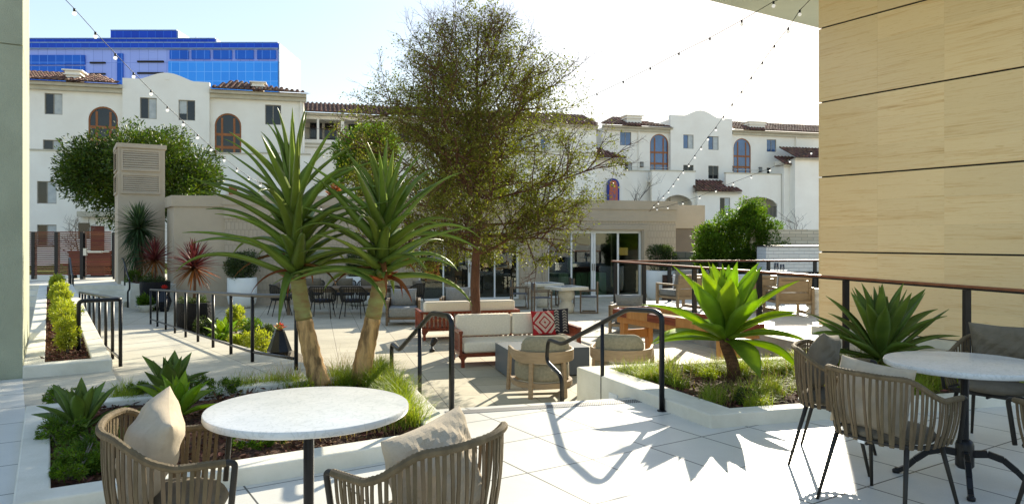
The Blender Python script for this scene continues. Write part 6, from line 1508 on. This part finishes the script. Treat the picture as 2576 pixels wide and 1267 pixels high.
t_ = big_tree('leafy green tree left of and behind the courtyard tree crown', 925, 410, 34, 1.6, 2.3, 55, 19000, .16, 'hedge', 52, 'background_tree', 'tree', -.6, rc=.6, bark='bark')
shrub_part('red_foliage', t_, (-1.5, 0, 3.6), 10, 1500, .35, .35, 1.2, .3, .15, .07, 'cordyo', 9)
big_tree('green ficus tree behind the middle of the courtyard tree crown', 1180, 500, 33, 2.6, 2.2, 60, 16000, .17, 'ficus', 53, 'background_tree', 'tree', -.6, rc=.7)
def hedge(label):
    d = 23.4; r = empty('hedge', (*XY(1850, d), TER), 0, label, 'hedge'); x0 = XY(1850, d)[0]
    P_, D_ = [], []
    for px, py, wx, hz, k in ((1778, 600, .34, 1.2, 1), (1800, 590, .42, 1.15, 1.2), (1835, 590, .45, 1.2, 1.2), (1868, 580, .48, 1.25, 1.4), (1890, 566, .45, 1.4, 1.6), (1925, 585, .45, 1.2, 1.4), (1948, 600, .4, 1.05, 1.2), (1778, 650, .32, .8, 1), (1800, 665, .4, .8, 1), (1830, 670, .5, .8, 1), (1870, 670, .5, .8, 1), (1905, 660, .5, .8, 1)):
        c = (XY(px, d)[0] - x0, 0, ZZ(py, d) - TER - hz * .35); p_, q_ = cloud(26, int(4800 * k), wx * 1.15, .6, hz * 1.1, .26, seed=int(px)); P_.append(p_ + np.array(c)); D_.append(q_)
    np_quads('foliage', leaf_quads(np.concatenate(P_), .085, .036, np.concatenate(D_), .8), M['hedge'], r); s = MB()
    for px in (1775, 1812, 1850, 1885, 1920, 1945): xx = XY(px, d)[0] - x0; s.tube([(xx, 0, .2), (xx + .05, 0, 1.0), (xx - .05, 0, 2.0)], [.035, .03, .02], 6)
    s.build('trunk', M['bark'], r)
hedge('bushy sunlit green hedge above the low white planter wall')
def bare(label, px, d, z0, H, seed, spread=.55):
    r = empty('bare_tree', (*XY(px, d), z0), 0, label, 'tree', 'leafless trees before the right apartment building'); g = random.Random(seed); m = MB()
    def gr(p, dr, L, rad, dep):
        pts = [p]; dd = dr
        for i in range(4): dd = (dd + Vector((g.gauss(0, .15), g.gauss(0, .15), g.gauss(.05, .1)))).normalized(); pts.append(pts[-1] + dd * L / 4)
        m.tube(pts, [rad * (1 - .45 * i / 4) for i in range(5)], 5, cap=False)
        if dep == 0: return
        for k in range(3 if dep > 1 else 2):
            a = Vector((g.gauss(0, 1), g.gauss(0, 1), g.gauss(.3, .5))).normalized(); gr(pts[-1] if k else pts[2], (dd + a * spread * 1.6).normalized(), L * g.uniform(.6, .85), rad * .55, dep - 1)
    gr(Vector((0, 0, 0)), Vector((0, 0, 1)), H * .3, H * .022, 5); m.build('branches', M['greybark'], r)
bare('leafless tree in front of the orange mosaic niche', 1592, 62, -1.0, 8.0, 4); bare('leafless tree right of the bushy hedge', 1990, 40, -1.0, 4.7, 6, .7); bare('leafless leaning tree behind the slat fence', 190, 33, -.3, 3.6, 9, .8)

# ================================================================== STRING LIGHTS
bulbm = mat('opal bulb glass', (.9, .9, .88), .25, (.88, .88, .86), trans=.75, tcol=(1, 1, 1)); bulbm.node_tree.nodes['Principled BSDF'].inputs['Emission Strength'].default_value = .25; bulbm.node_tree.nodes['Principled BSDF'].inputs['Emission Color'].default_value = (1, .97, .9, 1)
def strings(label, pts, d0, d1, pre, post, R_=.030):
    n = len(pts); ds = [d0 + (d1 - d0) * i / (n - 1) for i in range(n)]; Q = [Vector(PP(px, py - 5.5, d)) for (px, py), d in zip(pts, ds)]
    path = [Vector(q) for q in pre] + Q + [Vector(q) for q in post]; r = empty('string_light', tuple(path[0]), 0, label, 'string lights', 'festoon lights across the courtyard')
    MB().tube(path, .0055, 6).build('cable', M['blk'], r, smooth=True, world=True)
    c0 = None
    for i, q in enumerate(Q):
        if i == 0:
            s = MB().tube([(0, 0, .004), (0, 0, -.045)], .017, 8).build('socket', M['blk'], r, smooth=True); b = MB().lathe([(0, -R_), (R_ * .6, -R_ * .8), (R_, 0), (R_ * .75, R_ * .66), (R_ * .35, R_)], 14, c=(0, 0, -.045 - R_ * .8), cap=False).build('bulb', bulbm, r, smooth=True); c0 = (s, b)
            for o in c0: o.location = q - path[0]
        else:
            for o in c0: c = o.copy(); c.location = q - path[0]; col.objects.link(c)
S1 = [(187, 28), (240, 87), (290, 141), (336, 189), (380, 233), (421, 274), (461, 311), (497, 344), (531, 375), (564, 402), (596, 428), (625, 450), (655, 466), (685, 480), (712, 493), (738, 504), (762, 512), (785, 519), (808, 526)]
strings('string lights crossing in front of the blue tower down to the pavilion wall', S1, 10.2, 23.0, [PP(120, -60, 9.2), PP(165, 0, 9.8)], [PP(832, 531, 23.7)])
S2 = [(1946, 10), (1866, 57), (1786, 101), (1708, 139), (1636, 176), (1568, 210), (1502, 241), (1440, 269), (1382, 295), (1326, 320), (1270, 345), (1215, 369), (1160, 393), (1108, 417), (1055, 441), (1005, 463), (955, 486), (908, 507)]
x_, y_ = G(11.50, 5.0)
strings('string lights running from the canopy down behind the courtyard tree', S2, 11.2, 23.6, [(x_, y_, 6.1)], [PP(866, 527, 23.75)])
S3 = [(2012, 32), (1983, 76), (1948, 120), (1918, 162), (1890, 200), (1866, 235), (1842, 267), (1820, 298), (1801, 326), (1781, 350), (1764, 374), (1748, 396), (1733, 417), (1719, 434), (1706, 451), (1694, 468), (1682, 484), (1669, 498), (1656, 513), (1645, 522)]
strings('string lights falling steeply from the canopy to the right pavilion corner', S3, 11.9, 26.0, [(*G(11.50, 7.6), 6.1)], [PP(1634, 531, 26.4)])
S4 = [(2041, 386), (1987, 407), (1937, 429), (1890, 447), (1845, 464), (1801, 482), (1760, 499), (1718, 513), (1680, 524), (1653, 528)]
strings('string lights spanning low across the right apartment building to the pavilion corner', S4, 21.5, 26.1, [PP(2110, 358, 20.9)], [PP(1632, 532, 26.4)])
